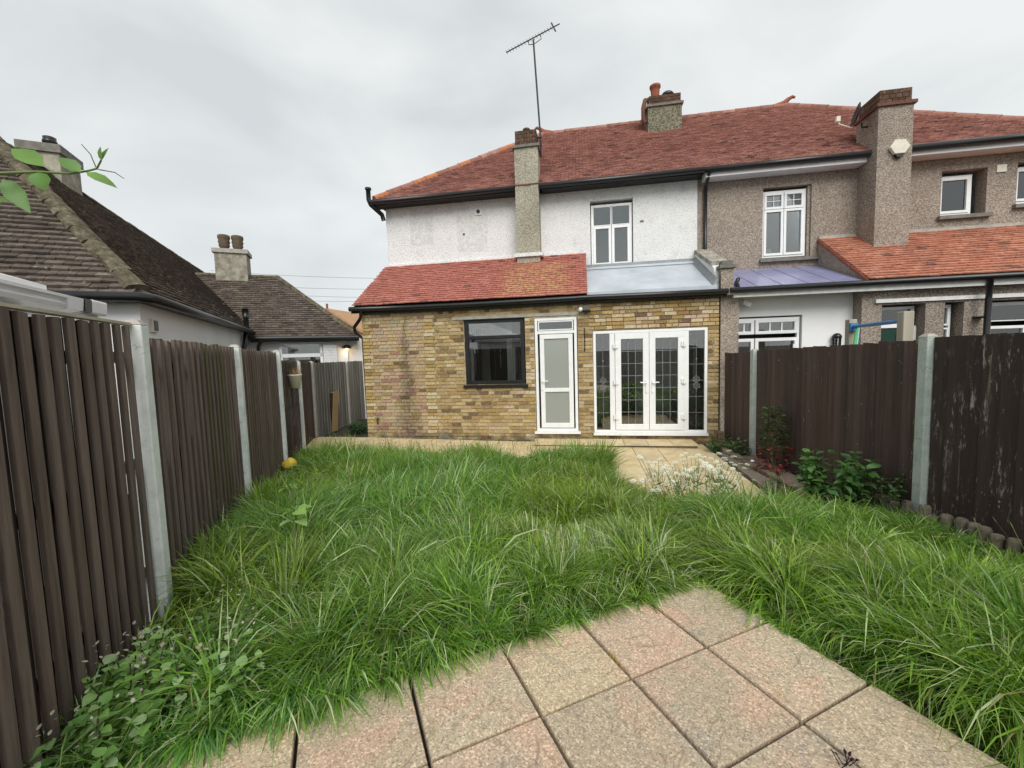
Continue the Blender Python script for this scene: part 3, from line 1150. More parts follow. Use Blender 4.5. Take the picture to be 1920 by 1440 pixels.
# lead covered roof over the french doors, parapet at the party line
mb = MB()
mb.prism([(.105, 8.38, 2.90), (.105, 8.38, 2.985), (.105, 9.80, 3.66), (.105, 9.86, 3.74), (.105, 9.95, 3.76), (.105, 9.95, 3.5)], (2.40, 0, 0))
part('lead_covered_roof', mb, 'lead_roof', house)
mb = MB()
mb.prism([(.108, 9.80, 3.68), (.108, 9.90, 3.73), (.108, 9.94, 3.82), (.108, 9.948, 3.70)], (2.39, 0, 0))
mb.prism([(2.42, 8.40, 2.99), (2.51, 8.40, 3.12), (2.51, 9.9, 3.83), (2.42, 9.9, 3.70)], (0, 0, .012))
part('flashing', mb, 'dark_lead', house)
mb = MB()
mb.prism([(2.505, 9.96, 2.9), (2.505, 9.96, 3.92), (2.505, 9.1, 3.60), (2.505, 8.62, 3.36), (2.505, 8.55, 3.2), (2.505, 8.55, 2.9)], (.25, 0, 0))
par = part('parapet', mb, 'white_render', house)
cb = []
for i in range(6):
    t = (i + .5) / 6
    y, z = 8.72 + 1.2 * t, 3.42 + .50 * t
    cb.append((V3(2.63, y, z + .035), np.stack([V3(.30, 0, 0), V3(0, .195, .085), V3(0, -.03, .075)], 1), i % 2, 0))
pieces(par, 'coping_brick', [(BOXV, BOXF, (.60, .57, .50)), (BOXV, BOXF, (.48, .44, .36))], cb, 'brick', 300)
mb = MB()
mb.box(2.58, 2.80, 8.42, 8.60, 2.80, 3.30)
pr = part('parapet_pier', mb, 'pebbledash', house)
mb = MB()
mb.box(2.55, 2.84, 8.38, 8.64, 3.30, 3.36)
mb.box(2.59, 2.79, 8.42, 8.60, 3.36, 3.44)
part('pier_cap', mb, 'dark_concrete', pr)
mb = MB()
mb.box(2.60, 2.92, 8.49, 8.9, -.1, 2.84)
part('end_pier', mb, 'pebbledash', house)

# things fixed to the brick wall
sl = thing('security_light', 'small floodlight with white sensor fixed under the gutter beside the back door', 'light', (.02, YW - .02, 2.6))
mb = MB()
mb.box(-.02, .06, YW - .05, YW, 2.62, 2.70)
part('bracket', mb, 'black_plastic', sl)
mb = MB()
mb.lathe((-.02, YW - .10, 2.62), [(.02, 0), (.045, .02), (.045, .06), (.02, .08)], 12)
part('sensor', mb, 'white_plastic', sl, smooth=True)
mb = MB()
mb.obox((.10, YW - .11, 2.66), (.07, 0, 0), (0, .045, -.02), (0, .015, .045))
part('lamp_head', mb, 'dark_metal', sl)
mb = MB()
mb.tube([(.05, YW - .004, 2.30), (.05, YW - .01, 2.2), (.052, YW - .01, 1.95), (.045, YW - .006, 1.82)], .011, 6)
tag(part('cable_cover', mb, 'dark_metal'), 'dark rusty conduit strip on brick between back door and french doors', 'conduit')
tp = thing('garden_tap', 'grey outdoor tap low on the brick corner', 'tap', (-4.5, YW, .30))
mb = MB()
mb.tube([(-4.5, YW, .46), (-4.5, YW - .08, .46), (-4.47, YW - .10, .42), (-4.46, YW - .10, .36)], .014, 8)
part('spout', mb, 'dark_metal', tp)
mb = MB()
mb.box(-4.55, -4.44, YW - .09, YW - .07, .49, .505)
part('handle', mb, 'dark_metal', tp)

# television aerial on a mast
an = thing('tv_aerial', 'rusty television aerial on a tall thin mast strapped to the chimney', 'aerial', (-.86, 9.85, 6.4))
mb = MB()
mb.tube([(-.85, 9.85, 6.30), (-.87, 9.85, 6.9), (-.97, 9.85, 8.85)], .02, 8)
part('mast', mb, 'dark_metal', an)
mb = MB()
for z in (6.55, 6.72):
    mb.box(-.93, -.83, 9.82, 9.88, z, z + .02)
part('bracket', mb, 'dark_metal', an)
b0, b1 = V3(-1.58, 9.75, 8.60), V3(-.38, 9.95, 9.17)
bd_ = (b1 - b0) / np.linalg.norm(b1 - b0)
mb = MB()
mb.tube([b0, b1], .012, 6)
part('boom', mb, 'dark_metal', an)
sdv = V3(.46, 0, -.89) * .0 + np.cross(bd_, V3(0, 1, 0))
sdv /= np.linalg.norm(sdv)
for i in range(16):
    c = b0 + (b1 - b0) * (.01 + i / 18)
    mb = MB()
    mb.tube([c - sdv * .062 - V3(0, .02, 0), c + sdv * .062 + V3(0, .02, 0)], .005, 5)
    part('element', mb, 'dark_metal', an)
mb = MB()
c = b0 + (b1 - b0) * .885
mb.bar(c - sdv * .11, c + sdv * .11, .02, .03)
part('reflector', mb, 'dark_metal', an)
mb = MB()
c1, c2 = b0 + (b1 - b0) * .42, b0 + (b1 - b0) * .64
mb.tube([c1, c1 + V3(0, 0, -.09), V3(-.965, 9.85, 8.75), c2 + V3(.02, 0, -.10), c2], .009, 6)
part('cradle', mb, 'dark_metal', an)

# ------------------------------------------------------------------ attached pebbledash neighbour
nb = thing('pebbledash_house', 'brown pebbledash house adjoining the white one with orange tiled lean-to', 'house', (6.0, 9.2, -.04))
part('upper_wall', wall_open(2.555, 9.45, -.1, 5.52, [(3.88, 4.82, 3.70, 5.2), (7.18, 7.96, 4.33, 5.22), (8.46, 9.2, 4.45, 5.26)], 9.952, 10.2), 'pebbledash', nb)
mb = MB()
mb.box(9.2, 9.45, 10.2, 17.2, -.1, 5.52)
part('side_wall', mb, 'pebbledash', nb)
mb = MB()
mb.box(2.56, 9.2, 16.9, 17.2, -.1, 5.52)
part('front_wall', mb, 'pebbledash', nb)
nroof, nta, ntb, _ = main_roof(nb, XP + .005, X1, False, True)
finial(nroof, ntb, YE + RUN, ZR, -1)
w = window(nb, 3.89, 4.75, 3.74, 5.14, 10.03, [(3.93, 4.315, 4.76, 5.10, True), (4.325, 4.71, 4.76, 5.10, True), (3.93, 4.315, 3.78, 4.75, True), (4.325, 4.71, 3.78, 4.75, True)], fw=.04, sash=.05)
mb = MB()
for a in (3.98, 4.375):
    mb.box(a, a + .285, 10.035, 10.05, 4.925, 4.938)
    mb.box(a + .137, a + .149, 10.034, 10.049, 4.81, 5.05)
part('glazing_bar', mb, 'white_plastic', w)
mb = MB()
mb.box(4.762, 4.818, 9.99, 10.15, 3.72, 5.19)
part('window_reveal', mb, 'pebbledash', nb)
room(nb, 3.4, 5.3, 10.21, 11.6, 3.2, 5.5)
mb = MB()
mb.lathe((4.08, 10.16, 3.79), [(.06, 0), (.075, .10), (.06, .15), (.03, .17)], 12)
jar = part('white_jug', mb, 'white_plastic', None, 'white jug standing on the sill inside the pebbledash house window', 'jug', smooth=True)
w = window(nb, 7.19, 7.80, 4.37, 5.15, 10.08, [(7.23, 7.76, 4.41, 5.11, True)], fw=.04, sash=.05)
mb = MB()
mb.box(7.2, 7.79, 10.22, 10.24, 4.95, 5.14)
part('blind_or_dark_sheet', mb, 'blind_or_dark_sheet', w)
room(nb, 6.9, 8.3, 10.25, 11.4, 3.9, 5.5)
w = window(nb, 8.47, 9.15, 4.50, 5.2, 10.06, [(8.51, 9.11, 4.54, 5.16, True)], fw=.04, sash=.05)
room(nb, 8.35, 9.19, 10.25, 11.2, 3.9, 5.5)
for a, b, z in ((3.82, 4.98, 3.63), (7.12, 8.03, 4.26), (8.40, 9.3, 4.38)):
    mb = MB()
    mb.box(a, b, 9.87, 10.1, z, z + .07)
    part('window_sill', mb, 'dark_concrete', nb)
# fascia, gutters
for a, b in ((2.64, 5.66), (6.30, 9.7)):
    dz = 0 if a < 5 else .03
    mb = MB()
    mb.box(a, b, YE + .03, 9.955, 5.43 + dz, 5.585)
    part('fascia', mb, 'white_plastic', nb)
    mb = MB()
    mb.tube([(a - .05, YE - .03, 5.56 + dz), (b, YE - .03, 5.565 + dz)], .06, 10)
    part('gutter', mb, 'black_plastic', nb, smooth=True)
mb = MB()
mb.tube([(2.70, YE - .03, 5.52), (2.70, 9.80, 5.38), (2.70, 9.89, 5.30), (2.70, 9.89, 3.70)], .038, 8)
part('downpipe', mb, 'black_plastic', nb, smooth=True)
# chimney breast
mb = MB()
mb.box(5.68, 6.27, 9.40, 10.05, 3.6, 6.33)
c2 = part('chimney', mb, 'pebbledash', nb)
mb = MB()
mb.box(5.64, 6.31, 9.36, 10.10, 6.33, 6.39)
part('corbel', mb, 'red_cap_brick', c2)
brick_head(c2, 5.70, 6.25, 9.42, 10.03, 6.39, 3, .085, 5)
ab = thing('alarm_box', 'cream hexagonal burglar alarm box on the pebbledash chimney breast', 'alarm', (6.0, 9.38, 5.38))
mb = MB()
mb.prism([(5.86 + .17 + .17 * math.cos(t) * 1.0, 9.33, 5.54 + .15 * math.sin(t)) for t in [math.pi / 3 * k for k in range(6)]], (0, .07, 0))
part('cover', mb, 'cream_plastic', ab, bevel=.012)
mb = MB()
mb.prism([(5.95, 9.335, 5.405), (6.11, 9.335, 5.405), (6.07, 9.335, 5.35), (5.99, 9.335, 5.35)], (0, .06, 0))
part('strobe', mb, 'black_plastic', ab)
vb = MB()
vb.box(8.10, 8.26, 9.93, 9.955, 5.10, 5.24)
part('vent', vb, 'cream_plastic', nb)
# satellite dish on the chimney flank
sd = thing('satellite_dish', 'dark satellite dish seen edge on beside the pebbledash chimney', 'dish', (5.55, 9.7, 6.0))
mb = MB()
mb.tube([(5.69, 9.7, 6.12), (5.58, 9.7, 6.12), (5.56, 9.68, 6.2)], .018, 6)
part('arm', mb, 'dark_metal', sd)
N = 18
c0 = V3(5.40, 9.6, 6.33)
nrm = V3(-.93, .22, .25)
nrm /= np.linalg.norm(nrm)
e1 = np.cross(nrm, V3(0, 0, 1))
e1 /= np.linalg.norm(e1)
e2 = np.cross(e1, nrm)
vv, ff = [c0 - nrm * .055], []
for r, k in ((.5, .75), (1, 0)):
    for i in range(N):
        t = 2 * math.pi * i / N
        vv.append(c0 - nrm * .055 * k + .2 * r * (e1 * math.cos(t) + 1.1 * e2 * math.sin(t)))
for i in range(N):
    j = (i + 1) % N
    ff += [(0, 1 + i, 1 + j), (1 + i, 1 + N + i, 1 + N + j, 1 + j)]
mb = MB().add(vv, ff)
d_ = part('reflector', mb, 'dark_metal', sd, smooth=True)
so = d_.modifiers.new('solid', 'SOLIDIFY')
so.thickness = .006
mb = MB()
mb.tube([c0 - e2 * .24, c0 + nrm * .22 - e2 * .18, c0 + nrm * .26 - e2 * .10], .012, 6)
mb.obox(c0 + nrm * .27 - e2 * .09, (.035, 0, 0), (0, .03, 0), (0, 0, .05))
part('feed_horn', mb, 'cream_plastic', sd)

# ground floor: recessed white bay, pebbledash bay, roofs
part('recessed_wall', wall_open(2.925, 5.2, -.1, 2.84, [(2.94, 4.13, .1, 2.40)], 8.75, 8.95), 'smooth_white_render', nb)
gw = window(nb, 2.94, 4.10, .12, 2.37, 8.79, [(2.95, 3.30, 2.06, 2.34, True), (3.32, 4.07, 2.06, 2.34, True), (2.95, 3.30, .15, 1.98, True), (3.32, 4.07, .15, 1.98, True)], fw=.04, sash=.06)
mb = MB()
for a, b, n in ((3.01, 3.24, 1), (3.38, 4.01, 2)):
    for i in range(1, n + 1):
        x = a + (b - a) * i / (n + 1)
        mb.box(x - .012, x + .012, 8.80, 8.812, 2.12, 2.28)
part('glazing_bar', mb, 'white_plastic', gw)
mb = MB()
mb.box(3.98, 4.05, 8.74, 8.774, 1.78, 1.85)
mb.tube([(4.015, 8.755, 1.72), (4.015, 8.755, 1.92)], .018, 8)
part('hinge', mb, 'white_plastic', gw)
room(nb, 2.95, 5.2, 8.96, 10.9, -.05, 2.8, 'interior_dark')
part('bay_wall', wall_open(4.98, 9.4, -.1, 2.80, [(5.30, 5.98, .1, 2.50), (6.27, 6.56, .9, 2.50), (6.97, 8.4, .9, 2.50)], 8.50, 8.78), 'pebbledash', nb)
mb = MB()
mb.box(4.981, 5.2, 8.781, 9.95, -.1, 2.80)
part('bay_return', mb, 'pebbledash', nb)
mb = MB()
mb.box(5.18, 8.6, 8.455, 8.53, 2.535, 2.60)
part('lintel', mb, 'white_paint', nb)
dw = window(nb, 5.31, 5.93, 2.12, 2.47, 8.68, [(5.34, 5.90, 2.15, 2.44, False)], fw=.035)
mb = MB()
mb.box(5.33, 5.92, 8.69, 8.74, .12, 2.09)
gd = part('green_door', mb, 'green_door', nb)
mb = MB()
mb.box(5.305, 5.96, 8.67, 8.75, 2.091, 2.119)
mb.box(5.925, 5.965, 8.665, 8.75, .12, 2.09)
part('door_frame', mb, 'white_plastic', nb)
for i in range(4):
    for j in range(2):
        mb = MB()
        mb.box(5.40 + .26 * j, 5.60 + .26 * j, 8.682, 8.692, 1.62 - .45 * i, 1.98 - .45 * i)
        part('door_panel', mb, 'green_door', gd)
window(nb, 6.28, 6.50, 1.0, 2.47, 8.68, [(6.31, 6.47, 2.10, 2.44, True), (6.31, 6.47, 1.03, 2.06, True)], fw=.03, sash=.03)
window(nb, 6.98, 8.3, 1.0, 2.47, 8.66, [(7.02, 8.26, 2.14, 2.43, False), (7.02, 7.62, 1.03, 2.06, True), (7.66, 8.26, 1.03, 2.06, True)], fw=.04, sash=.05)
room(nb, 5.21, 9.3, 8.80, 9.9, -.05, 2.7, 'interior_dark')
# lean-to roof
NE, NT = (8.30, 2.94), (9.95, 4.05)
nsl = math.dist(NE, NT)
nt_ = (NT[1] - NE[1]) / (NT[0] - NE[0])
mb = MB()
mb.poly([(4.95, NE[0] + .01, NE[1] - .015), (9.6, NE[0] + .01, NE[1] - .015), (9.6, NT[0], NT[1] - .015), (4.95, NT[0], NT[1] - .015)])
mb.poly([(4.95, NE[0] + .01, NE[1] - .06), (4.95, NT[0], NT[1] - .06), (9.6, NT[0], NT[1] - .06), (9.6, NE[0] + .01, NE[1] - .06)])
lr2 = part('lean_to_roof', mb, 'soil', nb)
tile_slope(lr2, (0, NE[0], NE[1] - .02), (1, 0, 0), (0, 1, nt_), lambda b: (4.955, 9.6) if b < nsl - .03 else None, 4.95, 9.6, nsl, .165, .1, tile_variants(ORANGE), REDW, 'red_tile', 300)
mb = MB()
mb.box(4.96, 5.66, 9.9, 9.955, 4.02, 4.10)
mb.box(6.30, 9.4, 9.9, 9.955, 4.02, 4.10)
part('mortar_fillet', mb, 'concrete', nb)
mb = MB()
mb.prism([(4.962, 8.50, 2.75), (4.962, 8.50, 3.03), (4.962, 9.95, 4.0), (4.962, 9.95, 2.75)], (.2, 0, 0))
part('cheek_wall', mb, 'pebbledash', nb)
mb = MB()
mb.prism([(4.94, NE[0], NE[1] - .06), (4.94, NE[0], NE[1] - .0), (4.94, NT[0], NT[1] + .0), (4.94, NT[0], NT[1] - .06)], (.03, 0, 0))
part('verge', mb, 'terracotta', lr2)
# blue sheet roof in five sheets
for i in range(5):
    a = 2.77 + i * .432
    mb = MB()
    mb.prism([(a, 8.34, 2.90), (a, 8.34, 2.915), (a, 9.94, 3.50), (a, 9.94, 3.485)], (.425, 0, 0))
    part('roof_sheet', mb, 'blue_sheet', nb)
mb = MB()
for i in range(6):
    a = 2.765 + i * .432
    mb.bar((a, 8.34, 2.918), (a, 9.94, 3.503), .014, .01)
part('sheet_joint', mb, 'blue_sheet', nb)
mb = MB()
mb.tube([(2.70, 8.27, 2.865), (4.9, 8.27, 2.875), (9.5, 8.27, 2.885)], .052, 10)
part('gutter', mb, 'black_plastic', nb, smooth=True)
mb = MB()
mb.box(2.78, 9.45, 8.33, 8.36, 2.74, 2.835)
part('fascia', mb, 'white_paint', nb)
mb = MB()
mb.box(2.93, 9.4, 8.36, 8.75, 2.81, 2.835)
part('soffit', mb, 'white_paint', nb)
mb = MB()
mb.tube([(6.76, 8.29, 2.86), (6.76, 8.31, 2.5), (6.76, 8.33, .0)], .042, 8)
for z in (2.2, 1.2):
    mb.box(6.69, 6.83, 8.34, 8.5, z, z + .03)
part('downpipe', mb, 'black_plastic', nb, smooth=True)
mb = MB()
mb.tube([(2.95, 8.62, 3.12), (2.88, 8.55, 3.02), (2.86, 8.40, 2.98), (2.86, 8.36, 2.90)], .035, 8)
part('waste_pipe', mb, 'black_plastic', nb, smooth=True)
wl_ = thing('wall_lantern', 'black half lantern on the white wall above the brown fence', 'lantern', (4.69, 8.70, 1.70))
mb = MB()
mb.lathe((4.69, 8.68, 1.72), [(.03, 0), (.06, .02), (.07, .06)], 10)
mb.lathe((4.69, 8.68, 1.94), [(.08, 0), (.075, .04), (.05, .075), (.015, .09)], 10)
part('cap', mb, 'black_plastic', wl_, smooth=True)
mb = MB()
mb.lathe((4.69, 8.68, 1.78), [(.05, 0), (.058, .16)], 10)
part('lamp_glass', mb, 'glass', wl_)
mb = MB()
for k in range(6):
    t = k * math.pi / 3
    mb.bar((4.69 + .062 * math.cos(t), 8.68 + .062 * math.sin(t), 1.77), (4.69 + .07 * math.cos(t), 8.68 + .07 * math.sin(t), 1.95), .012, .012)
mb.box(4.66, 4.72, 8.72, 8.75, 1.75, 1.97)
part('frame', mb, 'black_plastic', wl_)
cm = thing('security_camera', 'small white spotlight under the fascia beside the pebbledash end pier', 'camera', (3.08, 8.7, 2.5))
mb = MB()
mb.tube([(3.08, 8.74, 2.74), (3.08, 8.68, 2.70), (3.10, 8.66, 2.66)], .012, 6)
mb.obox((3.12, 8.63, 2.64), (.055, -.02, -.03), (.015, .035, 0), (.02, 0, .03))
part('body', mb, 'white_plastic', cm)

# swing frame behind the fence
sw = thing('swing_frame', 'pale timber swing frame with blue bar and green rope behind the brown fence', 'swing', (4.0, 6.5, 0))
for x, y, zt in ((3.74, 5.6, 2.19), (4.08, 7.2, 2.20)):
    mb = MB()
    mb.box(x - .055, x + .055, y - .055, y + .055, -.02, zt)
    part('post', mb, 'pale_post_wood', sw, bevel=.008)
mb = MB()
mb.tube([(3.74, 5.6, 2.085), (4.06, 7.13, 2.085)], .025, 8)
mb.box(4.01, 4.11, 7.08, 7.13, 2.02, 2.14)
part('crossbar', mb, 'blue_steel', sw)
mb = MB()
mb.tube([(4.045, 7.0, 2.10), (4.02, 6.98, 1.9), (3.97, 6.95, 1.6), (3.93, 6.9, 1.2)], .017, 6)
part('rope', mb, 'rope', sw)
mb = MB()
mb.tube([(4.075, 7.0, 2.10), (4.05, 6.98, 1.9), (4.00, 6.95, 1.6)], .012, 6)
part('rope', mb, 'rope_pale', sw)

# ------------------------------------------------------------------ bungalow beyond the left fence
U = V3(-.542, .84, 0)
U /= np.linalg.norm(U)
W_ = V3(.84, .542, 0)
W_ /= np.linalg.norm(W_)
def uv(u, v, z):
    return U * u + W_ * v + V3(0, 0, z)
bg = thing('bungalow', 'white rendered bungalow with mossy brown tiled hipped roof beyond the left fence', 'bungalow', tuple(uv(10, -4, -.04)))
EB, TB, WB = 2.66, 1.07, 2.4
uA, vA = 6.31, -2.04
def bwall(u0, u1, v0, v1, z0, z1):
    return MB().prism([uv(u0, v0, z0), uv(u1, v0, z0), uv(u1, v1, z0), uv(u0, v1, z0)], (0, 0, z1 - z0))
part('wall', bwall(uA + .14, 22, vA - .10, vA - .5, -.1, 2.60), 'smooth_white_render', bg)
part('end_wall', bwall(uA + .14, uA + .5, vA - .501, vA - 4.5, -.1, 2.60), 'smooth_white_render', bg)
zr = EB + WB * TB
mb = MB()
uF = 23
mb.poly([uv(uA, vA, EB), uv(uF, vA, EB), uv(uF, vA - WB, zr), uv(uA + WB, vA - WB, zr)])
mb.poly([uv(uA, vA, EB), uv(uA + WB, vA - WB, zr), uv(uA, vA - 2 * WB, EB)])
mb.poly([uv(uA, vA - 2 * WB, EB), uv(uA + WB, vA - WB, zr), uv(uF, vA - WB, zr), uv(uF, vA - 2 * WB, EB)])
mb.poly([uv(uA, vA, EB - .02), uv(uA, vA - 2 * WB, EB - .02), uv(uF, vA - 2 * WB, EB - .02), uv(uF, vA, EB - .02)])
br = part('roof', mb, 'soil', bg)
sb = math.sqrt(1 + TB * TB)
O = uv(uA, vA, EB - .02)
BW = [3] * 3 + [3] * 3 + [2] * 3 + [2] * 3 + [1] * 3
tile_slope(br, O, U, -W_ + V3(0, 0, TB), lambda b: (b / sb + .02, 16.6) if b / sb < WB else None, 0, 16.7, WB * sb, .165, .1, tile_variants(BROWN), BW, 'brown_tile', 0, .026, 'roof_tiles', .042)
tile_slope(br, O, -W_, U + V3(0, 0, TB), lambda b: (b / sb + .02, 2 * WB - b / sb) if b / sb < WB else None, 0, 2 * WB, WB * sb, .165, .1, tile_variants(BROWN), BW, 'brown_tile', 300, .026, 'tile', .042)
hc = [(.2, .17, .12)]
HIPJ = True
ridge_run(br, uv(uA + .08, vA - .08, EB + .06), uv(uA + WB, vA - WB, zr), .125, .33, hc, 'hip_mortar', 'hip_tile', squash=.8)
ridge_run(br, uv(uA + WB, vA - WB, zr - .03), uv(uF - 1, vA - WB, zr - .03), .11, .33, hc, 'hip_mortar', 'ridge_tile', squash=.8)
# wing facing the camera
wz = 2.47
wu, wv = 13.0, .68
TW, RW = .9, 2.2
part('wing_wall', bwall(wu + .3, wu + .5, wv - .3, vA - .3, -.1, 2.42), 'smooth_white_render', bg)
part('wing_side_wall', bwall(wu + .501, wu + 4, wv - .3, wv - .5, -.1, 2.42), 'smooth_white_render', bg)
mb = MB()
mb.poly([uv(wu, wv, wz), uv(wu, vA - 2.2, wz), uv(wu + RW, vA - 2.2, wz + RW * TW), uv(wu + RW, wv - RW, wz + RW * TW)])
mb.poly([uv(wu, wv, wz), uv(wu + RW, wv - RW, wz + RW * TW), uv(wu + 2 * RW, wv, wz)])
mb.poly([uv(wu + 2 * RW, wv, wz), uv(wu + RW, wv - RW, wz + RW * TW), uv(wu + RW, vA - 2.2, wz + RW * TW), uv(wu + 2 * RW, vA - 2.2, wz)])
mb.poly([uv(wu, wv, wz - .02), uv(wu + 2 * RW, wv, wz - .02), uv(wu + 2 * RW, vA, wz - .02), uv(wu, vA, wz - .02)])
wr = part('wing_roof', mb, 'soil', bg)
sw_ = math.sqrt(1 + TW * TW)
tile_slope(wr, uv(wu, wv, wz - .02), -W_, U + V3(0, 0, TW), lambda b: (b / sw_ + .02, 4.9) if b / sw_ < RW else None, 0, 4.9, RW * sw_, .165, .1, tile_variants(BROWN), BW, 'brown_tile', 0, .026, 'roof_tiles', .042)
ridge_run(wr, uv(wu + .05, wv - .05, wz + .05), uv(wu + RW, wv - RW, wz + RW * TW), .10, .33, hc, 'hip_mortar', 'hip_tile', squash=.8)
ridge_run(wr, uv(wu + RW, wv - RW, wz + RW * TW - .02), uv(wu + RW, vA - 1.6, wz + RW * TW - .02), .10, .33, hc, 'hip_mortar', 'ridge_tile', squash=.8)
# eaves
mb = MB()
mb.bar(uv(uA - .02, vA + .02, EB - .035), uv(wu, vA + .02, EB - .035), .03, .09)
mb.bar(uv(uA - .02, vA + .02, EB - .035), uv(uA - .02, vA - 4.6, EB - .035), .03, .09)
mb.prism([uv(uA, vA, EB - .075), uv(uF, vA, EB - .075), uv(uF, vA - .3, EB - .075), uv(uA, vA - .3, EB - .075)], (0, 0, .012))
part('eaves_board', mb, 'black_paint', bg)
mb = MB()
mb.tube([uv(uA - .08, vA - 1.4, EB - .03), uv(uA - .08, vA - .02, EB - .03), uv(uA + .02, vA + .08, EB - .035), uv(uA + 3, vA + .08, EB - .04), uv(wu, vA + .08, EB - .07)], .058, 10)
part('gutter', mb, 'black_plastic', bg, smooth=True)
mb = MB()
mb.bar(uv(wu - .02, vA, wz - .06), uv(wu - .02, wv + .02, wz - .06), .03, .16)
mb.tube([uv(wu - .08, vA + .1, wz - .04), uv(wu - .08, wv + .02, wz - .04)], .055, 8)
mb.prism([uv(wu, vA, wz - .13), uv(wu, wv, wz - .13), uv(wu + .4, wv, wz - .13), uv(wu + .4, vA, wz - .13)], (0, 0, .015))
part('eaves_board', mb, 'black_paint', bg)
# soil pipes
mb = MB()
pu = 12.5
mb.tube([uv(pu, vA + .02, 3.15), uv(pu, vA + .02, 2.62), uv(pu - .02, vA - .02, 2.45), uv(pu - .25, vA + .0, 2.32), uv(pu - .32, vA - .03, 2.1), uv(pu - .32, vA - .03, 0)], .06, 10)
mb.tube([uv(pu, vA + .02, 2.95), uv(pu, vA + .02, 3.17)], .075, 10)
part('soil_pipe', mb, 'black_plastic', bg, smooth=True)
mb = MB()
mb.tube([uv(12.93, -1.78, 2.42), uv(12.95, -1.80, 2.34), uv(13.15, -1.88, 2.22), uv(13.22, -1.9, 2.1), uv(13.22, -1.9, 0)], .045, 8)
part('downpipe', mb, 'black_plastic', bg, smooth=True)
# wing window, painted brick pier
yw = wu + .27
def wbox(v0, v1, d0, d1, z0, z1):
    return MB().prism([uv(wu + d0, v0, z0), uv(wu + d0, v1, z0), uv(wu + d1, v1, z0), uv(wu + d1, v0, z0)], (0, 0, z1 - z0))
mb = MB()
for a in ((-1.40, -.30, 2.26, 2.32), (-1.40, -.30, 1.90, 2.0), (-1.40, -.30, 1.0, 1.06), (-1.40, -1.33, 1.06, 2.26), (-.37, -.30, 1.06, 2.26)):
    q = wbox(a[0], a[1], .22, .32, a[2], a[3])
    mb.add(q.v, q.f)
ww = part('window', mb, 'white_plastic', bg)
for a, b in ((2.0, 2.26), (1.06, 1.90)):
    part('pane', wbox(-1.33, -.37, .255, .262, a, b), 'glass', ww)
    part('blind_or_dark_sheet', wbox(-1.33, -.37, .285, .292, a, b), 'interior_dark', ww)  # dark sheet behind the pane, standing in for the unlit room
pier = part('brick_pier', wbox(-.28, .08, .16, .3, -.1, 2.32), 'white_brick', bg)
q = []
for k in range(30):
    for j in range(2):
        z = .0 + k * .077
        v = -.28 + (.18 * j if k % 2 else .18 * j)
        wd = .172 if (k + j) % 2 == 0 else .172
        c = uv(wu + .155, v + .09, z + .035)
        q.append((c, np.stack([W_ * wd, U * .02, V3(0, 0, .068)], 1), rnd.randrange(2), 0))
pieces(pier, 'brick', [(BOXV, BOXF, (.74, .74, .73)), (BOXV, BOXF, (.68, .68, .68))], q, 'white_brick', 300)
# chimneys
c1 = part('chimney', bwall(10.0, 10.65, -4.72, -4.22, 4.4, 5.60), 'old_render', bg)
part('chimney_band', bwall(9.96, 10.69, -4.76, -4.18, 5.56, 5.70), 'dark_concrete', c1)
mb = MB()
base = [uv(9.98, -4.74, 5.70), uv(10.67, -4.74, 5.70), uv(10.67, -4.20, 5.70), uv(9.98, -4.20, 5.70)]
top = [uv(10.22, -4.58, 5.80), uv(10.46, -4.58, 5.80), uv(10.46, -4.36, 5.80), uv(10.22, -4.36, 5.80)]
mb.add(base + top, [(4, 5, 6, 7), (0, 1, 5, 4), (1, 2, 6, 5), (2, 3, 7, 6), (3, 0, 4, 7)])
part('flaunching', mb, 'concrete', c1)
mb = MB()
mb.lathe(tuple(uv(10.34, -4.47, 5.78)), [(.07, 0), (.07, .05), (.10, .06), (.10, .10), (.085, .11), (.09, .16), (.07, .17)], 14)
part('chimney_cowl', mb, 'black_plastic', c1, smooth=True)
c2b = part('chimney', bwall(14.95, 15.6, -3.1, -2.28, 3.6, 5.2), 'old_render', bg)
part('chimney_band', bwall(14.9, 15.65, -3.15, -2.23, 5.08, 5.2), 'concrete', c2b)
for v in (-2.88, -2.53):
    mb = MB()
    mb.lathe(tuple(uv(15.25, v, 5.19)), [(.11, 0), (.12, .1), (.15, .16), (.135, .2), (.16, .27), (.14, .32), (.165, .38), (.16, .46), (.12, .48)], 16)
    part('chimney_pot', mb, 'old_pot', c2b, smooth=True)
# lit wall lamp on the wing
bl = thing('porch_lamp', 'lit brass porch lamp glowing on the pale bungalow wall', 'lamp', tuple(uv(13.2, .36, 2.0)))
mb = MB()
c = uv(13.24, .36, 2.15)
mb.lathe(tuple(c), [(.14, -.03), (.11, .03), (.05, .07), (.02, .08)], 16)
part('shade', mb, 'black_plastic', bl, smooth=True)
mb = MB()
mb.lathe(tuple(c), [(.02, -.10), (.04, -.06), (.02, -.02)], 10)
part('bulb', mb, 'lamp_glow', bl)
ld = bpy.data.lights.new('porch_lamp_light', 'POINT')
ld.energy = .8
ld.color = (1, .7, .38)
ld.shadow_soft_size = .04
lo = bpy.data.objects.new('bulb_light', ld)
COL.objects.link(lo)
lo.parent = bl
lo.location = Vector(uv(13.20, .36, 2.02)) - Vector(WO[bl.name])
mb = MB()
part('lamp_wall', wbox(.08, 1.2, .4, .5, -.1, 2.42), 'smooth_white_render', bg)
